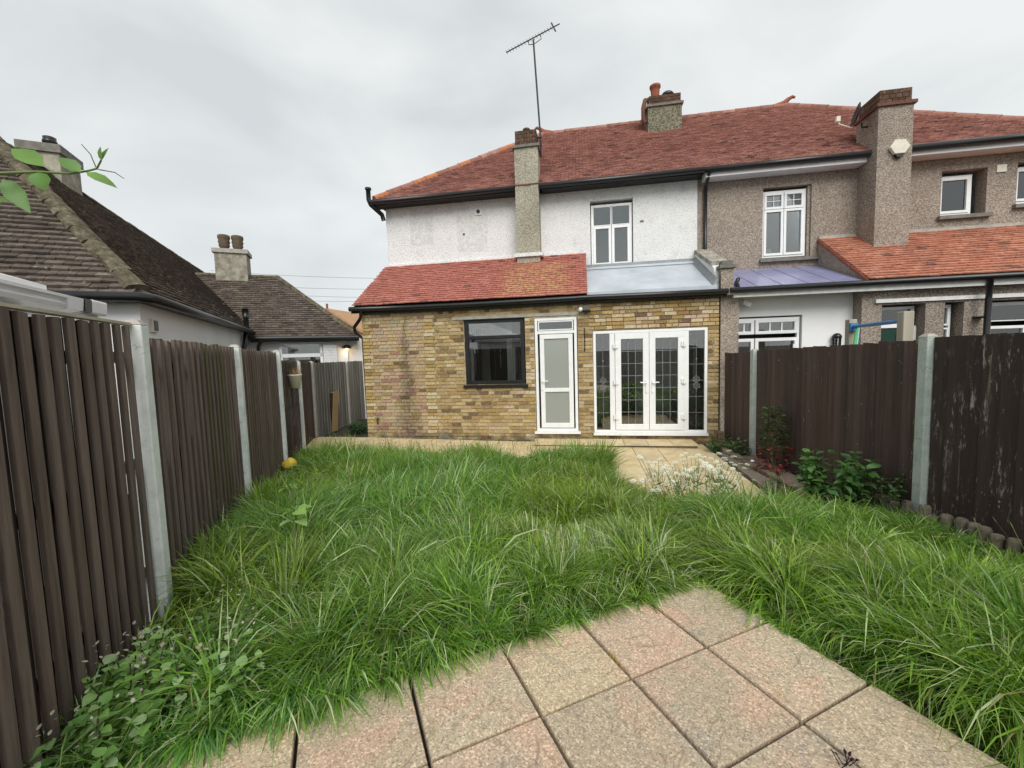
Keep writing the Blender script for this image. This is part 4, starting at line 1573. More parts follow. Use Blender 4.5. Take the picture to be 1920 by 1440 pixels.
# wall vent
VU, VZ = 6.70, 2.25
mb = MB().prism([uv(VU, vA - .098, VZ), uv(VU + .2, vA - .098, VZ), uv(VU + .2, vA - .098, VZ + .17), uv(VU, vA - .098, VZ + .17)], W_ * .03)
vv_ = part('vent', mb, 'cream_plastic', bg)
mb = MB().prism([uv(VU + .05, vA - .067, VZ + .02), uv(VU + .17, vA - .067, VZ + .02), uv(VU + .17, vA - .067, VZ + .15), uv(VU + .05, vA - .067, VZ + .15)], W_ * .006)
part('grille', mb, 'black_plastic', vv_)
# conservatory eaves in white plastic
cs = thing('conservatory', 'white plastic conservatory eaves and gutter against the bungalow', 'conservatory', tuple(uv(3.5, -2.6, 0)))
def cprof(u0, u1, prof, mat, nm):
    mb = MB().prism([uv(u0, v, z) for v, z in prof], U * (u1 - u0))
    return part(nm, mb, mat, cs)
cprof(1.2, 4.08, [(-1.86, 2.255), (-1.78, 2.27), (-1.77, 2.30), (-1.79, 2.32), (-1.76, 2.345), (-1.76, 2.365), (-1.90, 2.37), (-1.90, 2.255)], 'white_plastic', 'gutter')
cprof(1.2, 4.02, [(-1.92, 2.385), (-1.84, 2.39), (-1.84, 2.42), (-4.4, 3.3), (-4.4, 3.2)], 'white_plastic', 'roof')
cprof(1.2, 3.9, [(-1.95, -.1), (-1.95, 2.38), (-2.02, 2.38), (-2.02, -.1)], 'white_plastic', 'wall')
cprof(1.2, 3.95, [(-1.93, 2.17), (-1.93, 2.23), (-1.95, 2.23), (-1.95, 2.17)], 'white_plastic', 'wall_trim')
mb = MB().prism([uv(4.30, v, z) for v, z in [(-1.86, 2.255), (-1.76, 2.27), (-1.755, 2.37), (-1.90, 2.375), (-1.90, 2.255)]], U * .10)
part('gutter_joint', mb, 'black_plastic', cs)
mb = MB().prism([uv(4.085, v, z) for v, z in [(-1.86, 2.255), (-1.77, 2.27), (-1.76, 2.365), (-1.90, 2.37), (-1.90, 2.255)]], U * .21)
part('gutter_length', mb, 'white_plastic', cs)
mb = MB().prism([uv(4.405, v, z) for v, z in [(-1.87, 2.25), (-1.76, 2.26), (-1.75, 2.375), (-1.90, 2.38), (-1.90, 2.25)]], U * .24)
part('gutter_outlet', mb, 'white_plastic', cs, bevel=.015)
mb = MB()
mb.tube([uv(4.56, -1.83, 2.255), uv(4.56, -1.83, 2.20), uv(4.52, -1.88, 2.13), uv(4.48, -1.92, 2.0), uv(4.48, -1.92, 0)], .036, 10)
mb.tube([uv(4.56, -1.83, 2.20), uv(4.56, -1.83, 2.225)], .045, 10)
part('downpipe', mb, 'white_plastic', cs, smooth=True)

# far house between bungalow and brick corner
fh = thing('distant_house', 'distant orange brick gable roof seen past the bungalow', 'house', (-20, 31, -.04))
mb = MB()
mb.prism([(-24, 30, -.1), (-24, 30, 2.6), (-19.7, 30, 5.55), (-15.0, 30, 2.6), (-15.0, 30, -.1)], (0, 8, 0))
part('gable_wall', mb, 'far_brick', fh)
mb = MB()
mb.prism([(-15.0, 29.8, 2.55), (-19.7, 29.8, 5.6), (-19.7, 29.8, 5.75), (-14.8, 29.8, 2.7)], (0, 8.4, 0))
mb.prism([(-24.2, 29.8, 2.55), (-19.7, 29.8, 5.6), (-19.7, 29.8, 5.75), (-24.4, 29.8, 2.7)], (0, 8.4, 0))
part('roof', mb, 'far_brick', fh)
mb = MB()
mb.tube([(-19.7, 30, 5.7), (-19.7, 30, 6.1)], .08, 6)
part('finial', mb, 'terracotta', fh)
for k, (za, zb) in enumerate([(8.95, 7.8), (8.0, 7.1), (6.9, 6.3), (7.5, 6.6)]):
    mb = MB()
    pts = []
    for i in range(9):
        t = i / 8
        pts.append((-30 + 18 * t, 30 + k * .6, za + .35 + (zb - za - .55) * t - .35 * 4 * t * (1 - t) * .5))
    mb.tube(pts, .010, 4)
    tag(part('overhead_wire', mb, 'dark_metal'), ['uppermost', 'second highest of four', 'lowest of four', 'third highest of four'][k] + ' thin overhead wire crossing the sky between bungalow and brick house', 'wire', 'overhead wires')

# ------------------------------------------------------------------ fences
DARK = [(.125, .094, .080), (.045, .031, .025), (.145, .112, .096), (.030, .021, .017), (.10, .09, .05)]
GREYW = [(.25, .235, .20), (.20, .19, .165), (.29, .275, .235), (.17, .16, .14), (.23, .2, .16)]
REDB = [(.080, .053, .045), (.068, .045, .039), (.092, .063, .054), (.074, .048, .041), (.058, .040, .035)]
NEARB = [(.050, .034, .030), (.043, .029, .026), (.058, .040, .035), (.038, .027, .024), (.048, .033, .028)]


def board_variants(cols):
    out = []
    for c in cols:
        for k in range(2):
            v = BOXV.copy()
            v[4:, 2] += rnd.uniform(-.004, .003)
            v[[4, 7], 2] += rnd.uniform(-.003, .003)
            v[:4, 0] *= rnd.uniform(.94, 1.02)
            out.append((v, BOXF, c))
    return out


def post(name, P, ztop, along, label, grp, zbase=None, w=.1, mat='post_paint', d=.1):
    P = V3(P[0], P[1], 0)
    al = V3(along[0], along[1], 0)
    al /= np.linalg.norm(al)
    nn = V3(-al[1], al[0], 0)
    zb = (hgt(*P[:2]) if zbase is None else zbase) - .15
    t = thing(name, label, 'fence post', (P[0], P[1], zb + .15), grp)
    mb = MB()
    base = [P + al * a * w / 2 + nn * b * d / 2 + V3(0, 0, zb) for a, b in ((-1, -1), (1, -1), (1, 1), (-1, 1))]
    mb.prism(base, (0, 0, ztop - .03 - zb))
    part('shaft', mb, mat, t, bevel=.008)
    mb = MB()
    b0 = [P + al * a * w / 2 + nn * b * d / 2 + V3(0, 0, ztop - .0295) for a, b in ((-1, -1), (1, -1), (1, 1), (-1, 1))]
    b1 = [P + al * a * w / 4 + nn * b * d / 4 + V3(0, 0, ztop) for a, b in ((-1, -1), (1, -1), (1, 1), (-1, 1))]
    mb.add(b0 + b1, [(4, 5, 6, 7), (0, 1, 5, 4), (1, 2, 6, 5), (2, 3, 7, 6), (3, 0, 4, 7), (3, 2, 1, 0)])
    part('weathered_top', mb, 'concrete', t)
    return t


def panel(A, B, za, zb, cols, mat, label, side=1, style='double', inset=.055, n=12, gaps=.12, grp=None, bottom=None, cap=False, lift=.03):
    A, B = V3(A[0], A[1], 0), V3(B[0], B[1], 0)
    al = B - A
    L = np.linalg.norm(al)
    al /= L
    nn = V3(al[1], -al[0], 0) * side
    a0, a1 = inset, L - inset
    mid = (A + B) / 2
    t = thing('fence_panel', label, 'fence panel', (mid[0], mid[1], hgt(mid[0], mid[1])), grp)
    var = board_variants(cols)
    trs = []
    pitch = (a1 - a0) / n
    def put(s, w, off, tilt, th, dz=0., pick=None):
        P = A + al * s
        zt = za + (zb - za) * s / L + dz
        zg = (hgt(P[0], P[1]) if bottom is None else bottom) + lift
        c = P + nn * off + V3(0, 0, (zt + zg) / 2)
        ang = tilt
        ax = al * math.cos(ang) + nn * math.sin(ang)
        ay = nn * math.cos(ang) - al * math.sin(ang)
        lean = rnd.uniform(-.004, .004)
        az = V3(0, 0, 1) + al * lean
        trs.append((c, np.stack([ax * w, ay * th, az * (zt - zg)], 1), rnd.randrange(len(var)) if pick is None else rnd.choice(pick), -np.linalg.norm(c - V3(*CAM))))
    for i in range(n):
        s = a0 + (i + .5) * pitch
        if style == 'double':
            fpick = [0, 1, 4, 5, 0, 1, 4, 5, 8]
            put(s + rnd.uniform(-.006, .006), pitch * rnd.uniform(.46, .58), .014, rnd.uniform(-.08, .08), .018, rnd.uniform(-.012, .006), fpick)
            if i < n - 1:
                g = rnd.random() < gaps
                wd = pitch * rnd.uniform(.66, .8)
                put(s + pitch / 2 + rnd.uniform(-.006, .006), wd, -.012, rnd.uniform(-.05, .05), .014, (-rnd.uniform(.55, 1.25) if g else rnd.uniform(-.02, .0)), [2, 3, 6, 7, 6, 7, 8] if cols is DARK else None)  # back boards picked darker, recess shade put into their colour
        else:
            put(s, pitch * 1.1, .012, -.10, .013, rnd.uniform(-.006, .004))
    pieces(t, 'board', var, trs, mat, 300)
    for k in (.18, .55, .9):
        mb = MB()
        z0 = hgt(*A[:2]) + (za - hgt(*A[:2])) * k
        z1 = hgt(*B[:2]) + (zb - hgt(*B[:2])) * k
        mb.bar(A + al * .05 - nn * .035 + V3(0, 0, z0), B - al * .05 - nn * .035 + V3(0, 0, z1), .03, .06)
        part('rail', mb, mat, t, col=cols[0])
    if cap:
        mb = MB()
        mb.bar(A + al * .05 + V3(0, 0, za + .012), B - al * .05 + V3(0, 0, zb + .012), .045, .014)
        part('capping', mb, 'pale_post_wood', t)
    return t


LP = [(-1.55, .32), (-2.53, 1.98), (-3.62, 3.82), (-4.50, 5.50), (-5.45, 7.20), (-6.05, 8.45), (-6.50, 10.6), (-6.75, 12.7)]
LT_ = [2.12, 2.10, 2.02, 1.99, 1.82, 1.79, 1.72, 1.7]
names = ['brown slatted fence panel with pale capping strip and light showing through slits',
         'brown slatted fence panel with greenish streaks facing the bungalow wall vent',
         'weathered brown slatted fence panel below the bungalow soil pipe',
         'short brown fence panel with the white bucket planter hung on it',
         'reddish brown fence panel next to the bare grey panels',
         'bare grey timber fence panel with pale wooden offcut leaning on it',
         'bare grey timber fence panel beside the brick house corner']
tops = [(2.065, 2.06), (2.01, 2.0), (1.99, 1.96), (1.83, 1.82), (1.79, 1.78), (1.75, 1.74), (1.74, 1.73)]
for i in range(7):
    cols, mt = (DARK, 'dark_fence_wood') if i < 5 else (GREYW, 'grey_fence_wood')
    if i in (3, 4):
        cols = [(.075, .047, .036), (.06, .038, .03), (.085, .058, .045), (.05, .033, .027), (.07, .055, .04)]
    panel(LP[i], LP[i + 1], tops[i][0], tops[i][1], cols, mt, names[i], 1, 'double' if i < 3 else 'feather', n=(19 if i < 3 else (13 if i != 4 else 11)), gaps=[.22, .28, .22, 0, 0, .0, .0][i], cap=i == 0, grp='left boundary fence')
plabels = ['whitewashed concrete post behind the capped fence panel', 'whitewashed concrete post between capped panel and greenish slatted panel', 'pale blue-grey concrete post under the bungalow gutter run',
           'white painted concrete post left of the bucket planter', 'pale concrete post right of the bucket planter', 'grey concrete post where brown panels meet bare grey ones', 'grey concrete post between the two bare grey panels', 'grey concrete post hidden beside the brick house']
for i in range(1, 8):
    a = V3(*LP[min(i + 1, 7)]) - V3(*LP[i - 1])
    nn = V3(a[1], -a[0]) / np.linalg.norm(a)
    P = V3(*LP[i]) + nn * .012
    post('concrete_post', P, LT_[i], a, plabels[i], 'left fence posts', mat='post_paint' if i < 5 else 'concrete', w=.09 if i < 5 else .1)

# right boundary
RP = [(2.665, 8.44), (2.80, 7.33), (3.21, 4.47), (3.65, 1.40)]
panel(RP[0], RP[1], 1.72, 1.74, REDB, 'red_brown_fence_wood', 'short dark red-brown fence panel against the brick house corner', 1, 'feather', n=11, bottom=-.02, grp='right boundary fence')
t = panel(RP[1], RP[2], 1.76, 1.86, REDB, 'red_brown_fence_wood', 'long dark brown featherboard fence panel behind the red flowering shrub and nettles', 1, 'feather', n=28, grp='right boundary fence')
panel(RP[2], RP[3], 1.87, 1.96, NEARB, 'red_brown_fence_wood', 'dark brown fence panel with white flaking paint above the log edging', 1, 'feather', n=22, grp='right boundary fence')
for i, (zt, lb) in enumerate([(1.79, 'slim pale concrete post behind the tall narrow shrub'), (1.91, 'thick pale green concrete post beside the flaking dark fence panel')]):
    P = V3(*RP[i + 1])
    a = V3(*RP[i + 2]) - V3(*RP[i])
    nn = V3(-abs(a[1]), a[0]) / np.linalg.norm(a)
    post('concrete_post', P + nn * .03, zt, a, lb, 'right fence posts', w=.095, d=.10, mat='green_post_paint')
# log roll edging, each log a piece
lg = thing('log_edging', 'row of short weathered logs edging the lawn under the flaking fence', 'edging', (3.15, 3.6, hgt(3.1, 3.6)))
q = []
N = 8
prof = [(math.cos(2 * math.pi * k / N) * .5, math.sin(2 * math.pi * k / N) * .5) for k in range(N)]
lv = np.array([(x, y, 0) for x, y in prof] + [(x * .97, y * .97, .94) for x, y in prof] + [(x * .8, y * .8, 1) for x, y in prof])
lf = [(k, (k + 1) % N, N + (k + 1) % N, N + k) for k in range(N)] + [(N + k, N + (k + 1) % N, 2 * N + (k + 1) % N, 2 * N + k) for k in range(N)] + [tuple(range(2 * N, 3 * N))]
for i in range(34):
    y = 4.75 - i * .098
    x = 3.84 - .1434 * y - .16 - .02 * math.sin(i * 1.3)
    q.append((V3(x, y, hgt(x, y) - .12), np.diag([.088, .088, .29 + rnd.uniform(-.05, .05)]), 0, 0))
pieces(lg, 'log', [(lv, lf, (.2, .17, .13))], q, 'log_wood', 300)
# leaning offcut on grey panel
mb = MB()
mb.obox((-6.18, 9.45, .5), (.02, .09, 0), (.03, -.006, 0), (.05, 0, .5))
pl = thing('timber_offcut', 'pale new timber offcut leaning against the grey fence panel', 'timber', (-6.15, 9.45, -.02))
part('plank', mb, 'fresh_wood', pl)
mb = MB()
mb.obox((-6.21, 9.33, .5), (.012, .03, 0), (.02, -.004, 0), (.05, 0, .48))
part('batten', mb, 'soil', pl)

# hanging bucket planter with dried grass
pb = thing('bucket_planter', 'white metal bucket planter with dry grass hooked on the brown fence', 'planter', (-4.80, 6.27, 1.3))
mb = MB()
mb.lathe((-4.80, 6.27, 1.36), [(.08, 0), (.108, .21), (.116, .215), (.116, .23), (.105, .23), (.09, .18)], 20)
part('bucket', mb, 'cream_plastic', pb, smooth=True)
mb = MB()
mb.tube([(-4.83, 6.17, 1.58), (-4.86, 6.24, 1.78), (-4.89, 6.30, 1.84), (-4.94, 6.32, 1.82)], .008, 5)
part('hook', mb, 'dark_metal', pb)
mb = MB()
for k in range(70):
    a = rnd.uniform(0, 6.28)
    r = rnd.uniform(.0, .09)
    L = rnd.uniform(.1, .22)
    sp = rnd.uniform(.2, .9)
    b = V3(-4.80 + r * math.cos(a), 6.27 + r * math.sin(a), 1.56)
    e = b + V3(math.cos(a) * L * sp, math.sin(a) * L * sp, L * .8)
    s = V3(-math.sin(a), math.cos(a), 0) * .004
    mb.add([b - s, b + s, e], [(0, 1, 2)])
part('dry_grass', mb, 'petal', pb, col=(.33, .2, .09), kind='stuff')

# yellow ball
yb = thing('yellow_ball', 'deflated yellow ball lying in weeds by the left fence', 'ball', (-4.28, 5.35, hgt(-4.3, 5.4)))
mb = MB()
N = 16
vv, ff = [], []
for i in range(9):
    t = math.pi * i / 8
    for k in range(N):
        p = 2 * math.pi * k / N
        r = .105 * (1 + .05 * math.sin(3 * p + i))
        z = math.cos(t) * .095
        if z > .03 and math.cos(p) < -.1:
            z = .03 + (z - .03) * .55
        vv.append((-4.28 + r * math.sin(t) * math.cos(p), 5.35 + r * math.sin(t) * math.sin(p), hgt(-4.3, 5.4) + .24 + z))
for i in range(8):
    for k in range(N):
        ff.append((i * N + k, i * N + (k + 1) % N, (i + 1) * N + (k + 1) % N, (i + 1) * N + k))
part('skin', MB().add(vv, ff), 'yellow_plastic', yb, smooth=True)

# ------------------------------------------------------------------ paving
A_ = V3(.542, -.84, 0)
A_ /= np.linalg.norm(A_)
B_ = V3(.84, .542, 0)
B_ /= np.linalg.norm(B_)
CORN = V3(.712, 2.685, .38)
S = .455
def slab_variant(c, k):
    """bevelled slab, unit size in x y, thickness 1 in z (top at 0)"""
    e = .5
    i = .492
    v = [(-e, -e, -1), (e, -e, -1), (e, e, -1), (-e, e, -1), (-e, -e, -.16), (e, -e, -.16), (e, e, -.16), (-e, e, -.16), (-i, -i, 0), (i, -i, 0), (i, i, 0), (-i, i, 0)]
    f = [(8, 9, 10, 11), (4, 5, 9, 8), (5, 6, 10, 9), (6, 7, 11, 10), (7, 4, 8, 11), (0, 1, 5, 4), (1, 2, 6, 5), (2, 3, 7, 6), (3, 0, 4, 7)]
    return (np.array(v), f, c)
terr = MB()
p = CORN - B_ * (9 * S) + V3(0, 0, -.042)
terr.prism([p, p + B_ * 9 * S, p + B_ * 9 * S + A_ * 6 * S, p + A_ * 6 * S], (0, 0, -.12))
simple('joint_dirt', (.018, .015, .012), 1.0, .5, 20)
tr_ = part('terrace_paving', terr, 'joint_dirt', kind='structure')
SB = [(.47, .38, .25), (.42, .34, .235), (.46, .35, .25), (.39, .32, .225), (.44, .365, .255)]
q = []
for i in range(6):
    for j in range(9):
        c = CORN + A_ * (i + .5) * S - B_ * (j + .5) * S + V3(0, 0, rnd.uniform(-.003, .003))
        r = rnd.uniform(-.004, .004)
        ax = np.stack([(A_ + B_ * r) * (S - .015), (B_ - A_ * r) * (S - .015), V3(rnd.uniform(-.004, .004), rnd.uniform(-.004, .004), 1) * .045], 1)
        q.append((c, ax, rnd.randrange(5), 0))
pieces(tr_, 'slab', [slab_variant(c, 0) for c in SB], q, 'buff_slab', 300)
# brick trim seen along the terrace edges is the slab edge itself; patio by the house
pt = MB()
for (x0, x1, y0, y1) in ((-5.95, 2.3, 6.80, 8.46), (.30, 2.3, 4.70, 6.80)):
    for a, b in ((x0, max(x0, -4.8)), (max(x0, -4.8), max(x0, -1.5)), (max(x0, -1.5), x1)):
        if b - a > .01:
            pt.poly([(a, y0, pz(a) - .012), (b, y0, pz(b) - .012), (b, y1, pz(b) - .012), (a, y1, pz(a) - .012)])
pat = part('patio', pt, 'soil', kind='structure')
SD = [(.60, .48, .28), (.56, .445, .255), (.64, .52, .32), (.58, .46, .26), (.53, .43, .265)]
q = []
nxp = 18
for i in range(nxp):
    x = -5.9 + (i + .5) * .4535
    for j in range(9):
        y = 8.38 - (j + .5) * .4535
        if j >= 3 and x < .3:
            continue
        if y < 4.75:
            continue
        z = pz(x) + .006 + rnd.uniform(-.002, .003)
        sl_ = (pz(x + .2) - pz(x - .2)) / .4
        ax = np.stack([V3(1, 0, sl_) * (.4535 - .006), V3(0, .4535 - .006, 0), V3(0, 0, .04)], 1)
        q.append((V3(x, y, z), ax, rnd.randrange(5), 0))
pieces(pat, 'slab', [slab_variant(c, 0) for c in SD], q, 'sand_slab', 300)
stp = thing('door_step', 'low sandy paving step along the back door and french doors', 'step', (.55, 8.2, pz(.5)))
mb = MB()
mb.box(-1.0, 2.08, 8.03, 8.44, pz(2) + .0, .018)
part('step_bed', mb, 'dark_concrete', stp)
q = []
for i in range(7):
    x = -1.0 + (i + .5) * .44
    q.append((V3(x, 8.22, .055 + rnd.uniform(-.002, .002)), np.diag([.434, .45, .036]), rnd.randrange(5), 0))
pieces(stp, 'slab', [slab_variant(c, 0) for c in SD], q, 'sand_slab', 300)
# narrow border between patio and right fence
mb = MB()
mb.prism([(2.30, 8.4, -.05), (2.30, 4.7, -.05), (3.0, 4.7, .0), (2.62, 8.4, .0)], (0, 0, .05))
simple('gravel', (.22, .18, .14), .95, .6, 40, .9, 60)
part('border', mb, 'gravel', kind='structure')
ed = thing('brick_edging', 'low weathered brick strip between sandy patio and right fence', 'edging', (2.5, 6.6, -.02))
q = []
for i in range(13):
    y = 7.95 - i * .215
    x = 2.40 + (7.95 - y) * .085
    q.append((V3(x, y, .045 + rnd.uniform(-.008, .006)), np.stack([V3(.10, .008, 0), V3(-.016, .20, 0), V3(0, 0, .05)], 1), rnd.randrange(3), 0))
pieces(ed, 'brick', [(BOXV, BOXF, c) for c in [(.3, .22, .17), (.25, .17, .13), (.34, .27, .21)]], q, 'brick', 300)
lb = thing('loose_bricks', 'three loose red bricks stacked at the corner by the right fence', 'bricks', (2.53, 8.22, 0))
for k, (dx, dz, r) in enumerate([(0, .05, .1), (.01, .12, -.05), (-.01, .19, .2)]):
    mb = MB()
    mb.obox((2.53 + dx, 8.25, dz + .03), (.05 * math.cos(r), .05 * math.sin(r), 0), (-.1 * math.sin(r), .1 * math.cos(r), 0), (0, 0, .032))
    part('brick', mb, 'brick_edging', lb, bevel=.004)

# ------------------------------------------------------------------ plants
def leaf_mesh(w=.5, fold=.18, droop=.2, tip=1.0):
    """leaf along +y, length 1, folded along the midrib"""
    ys = [0, .2, .5, .78, 1.0]
    ws = [.02, .8, 1.0, .55, 0]
    v, f = [], []
    for y, s in zip(ys, ws):
        z = -droop * y * y
        hw = w / 2 * s
        v += [(-hw, y, z + fold * hw * 2), (0, y, z), (hw, y, z + fold * hw * 2)]
    for i in range(4):
        a = i * 3
        f += [(a, a + 1, a + 4, a + 3), (a + 1, a + 2, a + 5, a + 4)]
    return np.array(v), f


def axes_from(d, up, L, W=None):
    """columns x(side) y(dir) z(normal)"""
    d = np.array(d, float)
    d /= np.linalg.norm(d)
    s = np.cross(d, up)
    if np.linalg.norm(s) < 1e-4:
        s = np.cross(d, V3(1, 0, 0))
    s /= np.linalg.norm(s)
    n = np.cross(s, d)
    W = L if W is None else W
    return np.stack([s * W, d * L, n * L], 1)


def bush(name, label, cat, base, spots, cols, lsize, lw=.55, fold=.15, droop=.25, grp=None, n_obj=300, stems=None, stem_r=.006, mat='leaf', lean_up=.3):
    """spots: list of (pos, outward dir) world; every leaf a piece"""
    t = thing(name, label, cat, base, grp)
    v, f = leaf_mesh(lw, fold, droop)
    var = [(v, f, c) for c in cols]
    trs = []
    for p, d in spots:
        p = np.array(p, float)
        d = np.array(d, float)
        L = lsize * rnd.uniform(.65, 1.25)
        trs.append((p, axes_from(d, V3(rnd.uniform(-.4, .4), rnd.uniform(-.4, .4), 1), L), rnd.randrange(len(var)), L))
    if stems:
        for st in stems:
            mb = MB()
            mb.tube(st, [stem_r * (1 - .6 * i / (len(st) - 1)) for i in range(len(st))], 5)
            part('stem', mb, 'twig', t, smooth=True)
    pieces(t, 'leaf', var, trs, mat, n_obj, 'foliage', smooth=True)
    return t


def nettle(base, n_stems, height, spread, lsize, cols, name, label, cat, pairs=9, lw=.55, grp=None, face=None):
    base = V3(*base)
    spots, stems = [], []
    for k in range(n_stems):
        a = rnd.uniform(0, 6.28)
        r = spread * math.sqrt(rnd.random())
        h = height * rnd.uniform(.6, 1.05) * (1 - .35 * r / max(spread, .01))
        foot = base + V3(r * math.cos(a) * .7, r * math.sin(a) * .7, 0)
        foot[2] = hgt(foot[0], foot[1])
        top = foot + V3(math.cos(a) * r * .5 + rnd.uniform(-.04, .04), math.sin(a) * r * .5 + rnd.uniform(-.04, .04), h)
        stems.append([foot, foot * .5 + top * .5 + V3(rnd.uniform(-.02, .02), rnd.uniform(-.02, .02), 0), top])
        ph = rnd.uniform(0, 3)
        for i in range(pairs):
            t = .12 + .88 * (i + .5) / pairs
            p = foot + (top - foot) * t
            for s in (0, math.pi):
                an = ph + i * 1.57 + s + rnd.uniform(-.4, .4)
                el = rnd.uniform(-.25, .35) + (.5 if t > .9 else 0)
                spots.append((p, V3(math.cos(an), math.sin(an), el)))
    return bush(name, label, cat, tuple(base), spots, cols, lsize, lw, grp=grp, stems=stems)


NET = [(.07, .165, .04), (.09, .205, .05), (.055, .135, .038), (.12, .25, .075), (.085, .19, .07)]
LITE = [(.22, .40, .08), (.27, .45, .11), (.17, .33, .07), (.32, .48, .16), (.18, .34, .10)]
gb = lambda x, y: (x, y, hgt(x, y))
nettle(gb(2.74, 4.98), 26, .84, .32, .11, NET, 'nettle_clump', 'broad clump of green nettles against the long brown fence panel', 'plant', 9, .6)
nettle(gb(2.98, 4.62), 12, .62, .2, .06, [(.06, .13, .035), (.09, .17, .06), (.05, .1, .03)], 'weed_clump', 'loose grey-green weed clump beside the thick pale green post', 'plant', 8, .5)
nettle(gb(2.35, 5.45), 8, .38, .16, .06, [(.08, .16, .04), (.11, .2, .06)], 'weed_clump', 'small pale weed clump between patio corner and nettles', 'plant', 7, .4)
nettle((2.42, 7.75, -.02), 12, .42, .2, .10, [(.05, .12, .025), (.07, .16, .035), (.10, .19, .05)], 'fern_clump', 'low leafy clump at the french doors corner by the loose bricks', 'plant', 7, .35)
nettle((2.56, 7.35, -.02), 9, .36, .15, .09, [(.04, .11, .03), (.055, .13, .03), (.08, .16, .05)], 'weed_clump', 'dark leafy weeds at the foot of the short red-brown panel', 'plant', 7, .4)
nettle((-5.45, 9.45, 0.02), 16, .45, .32, .085, [(.03, .075, .02), (.045, .10, .025), (.06, .13, .035)], 'ivy_clump', 'dark bushy weed in the passage beside the brick corner', 'plant', 9, .6)
nettle((-5.25, 10.3, 0.0), 7, .85, .12, .07, [(.03, .07, .025), (.05, .1, .03)], 'weed_clump', 'tall thin weed in the passage behind the dark bushy one', 'plant', 9, .5)

# tall narrow shrub with red flowers
spots, reds = [], []
sb_ = V3(2.68, 6.42, -.02)
for k in range(420):
    z = rnd.uniform(.33, .98)
    rr = .17 * math.sqrt(rnd.random()) * (1.0 if z < .85 else .75)
    a = rnd.uniform(0, 6.28)
    spots.append((sb_ + V3(rr * math.cos(a), rr * math.sin(a), z), V3(math.cos(a), math.sin(a), rnd.uniform(-.1, .9))))
sh = bush('flowering_shrub', 'tall narrow shrub with dark top leaves and red bracts against the fence', 'shrub', tuple(sb_), spots, [(.04, .09, .025), (.07, .14, .035), (.03, .06, .025), (.11, .19, .05), (.05, .055, .035)], .06, .6,
          stems=[[sb_ + V3(dx, dy, 0), sb_ + V3(dx * 2, dy * 2, .4), sb_ + V3(dx * 1.5, dy * 1.5, .9)] for dx, dy in ((0, 0), (.03, .02), (-.03, .02))], stem_r=.012)
v, f = leaf_mesh(.7, .1, .2)
q = []
for k in range(150):
    z = rnd.uniform(.05, .42)
    rr = .2 * math.sqrt(rnd.random())
    a = rnd.uniform(0, 6.28)
    q.append((sb_ + V3(rr * math.cos(a), rr * math.sin(a), z), axes_from(V3(math.cos(a), math.sin(a), rnd.uniform(-.3, .5)), V3(0, 0, 1), rnd.uniform(.045, .08)), rnd.choices(range(4), [3, 3, 2, 3])[0], 1))
pieces(sh, 'red_bract', [(v, f, c) for c in [(.36, .035, .04), (.20, .03, .03), (.48, .10, .10), (.07, .045, .03)]], q, 'petal', 300, smooth=True)

# cow parsley
cp = thing('cow_parsley', 'white flowering cow parsley at the patio edge in the long grass', 'plant', gb(1.2, 4.72))
umb_v, umb_f = [], []
for k in range(26):
    a = k * 2.4
    r = .5 * math.sqrt((k + .5) / 26)
    c = V3(r * math.cos(a), r * math.sin(a), .12 * (1 - r * r * 3) + rnd.uniform(-.04, .04))
    n0 = len(umb_v)
    s = .09
    for j in range(5):
        t = j * 1.2566 + a
        umb_v.append(c + V3(s * math.cos(t), s * math.sin(t), 0))
    umb_f.append(tuple(range(n0, n0 + 5)))
uv_ = [(np.array(umb_v), umb_f, c) for c in [(.84, .85, .79), (.76, .79, .70), (.88, .88, .83)]]
q = []
stems = []
leafs = []
for k in range(46):
    a = rnd.uniform(0, 6.28)
    r = .46 * math.sqrt(rnd.random())
    foot = V3(1.22 + r * .6 * math.cos(a), 4.80 + r * .45 * math.sin(a), 0)
    foot[2] = hgt(foot[0], foot[1])
    h = rnd.uniform(.35, .74)
    top = foot + V3(.85 * r * math.cos(a) + rnd.uniform(-.08, .08), .5 * r * math.sin(a), h)
    md = foot * .45 + top * .55 + V3(rnd.uniform(-.02, .02), 0, 0)
    stems.append([foot, md, top])
    heads = [top]
    for b in range(rnd.choice([2, 3, 4])):
        e = md + V3(rnd.uniform(-.14, .14), rnd.uniform(-.1, .1), h * rnd.uniform(.2, .42))
        stems.append([md, md * .5 + e * .5 + V3(0, 0, -.01), e])
        heads.append(e)
    for e in heads:
        s = rnd.uniform(.035, .075)
        nrm_ = V3(rnd.uniform(-.3, .3), rnd.uniform(-.4, .2), 1)
        q.append((e, axes_from(np.cross(nrm_, V3(1, .3, 0)), nrm_, s), rnd.randrange(3), 0))
    for b in range(5):
        t = rnd.uniform(.1, .7)
        leafs.append((foot + (top - foot) * t, V3(rnd.uniform(-1, 1), rnd.uniform(-1, 1), rnd.uniform(-.2, .5))))
mb = MB()
for st in stems:
    mb.tube(st, [.0035, .0026, .0016], 4)
part('stems', mb, 'leaf', cp, col=(.22, .30, .12), kind='stuff')
pieces(cp, 'flower_head', uv_, q, 'petal', 300)
v, f = leaf_mesh(.5, .1, .3)
pieces(cp, 'leaf', [(v, f, (.08, .16, .05)), (v, f, (.06, .13, .05))], [(p, axes_from(d, V3(0, 0, 1), rnd.uniform(.04, .09)), rnd.randrange(2), 0) for p, d in leafs], 'leaf', 300)

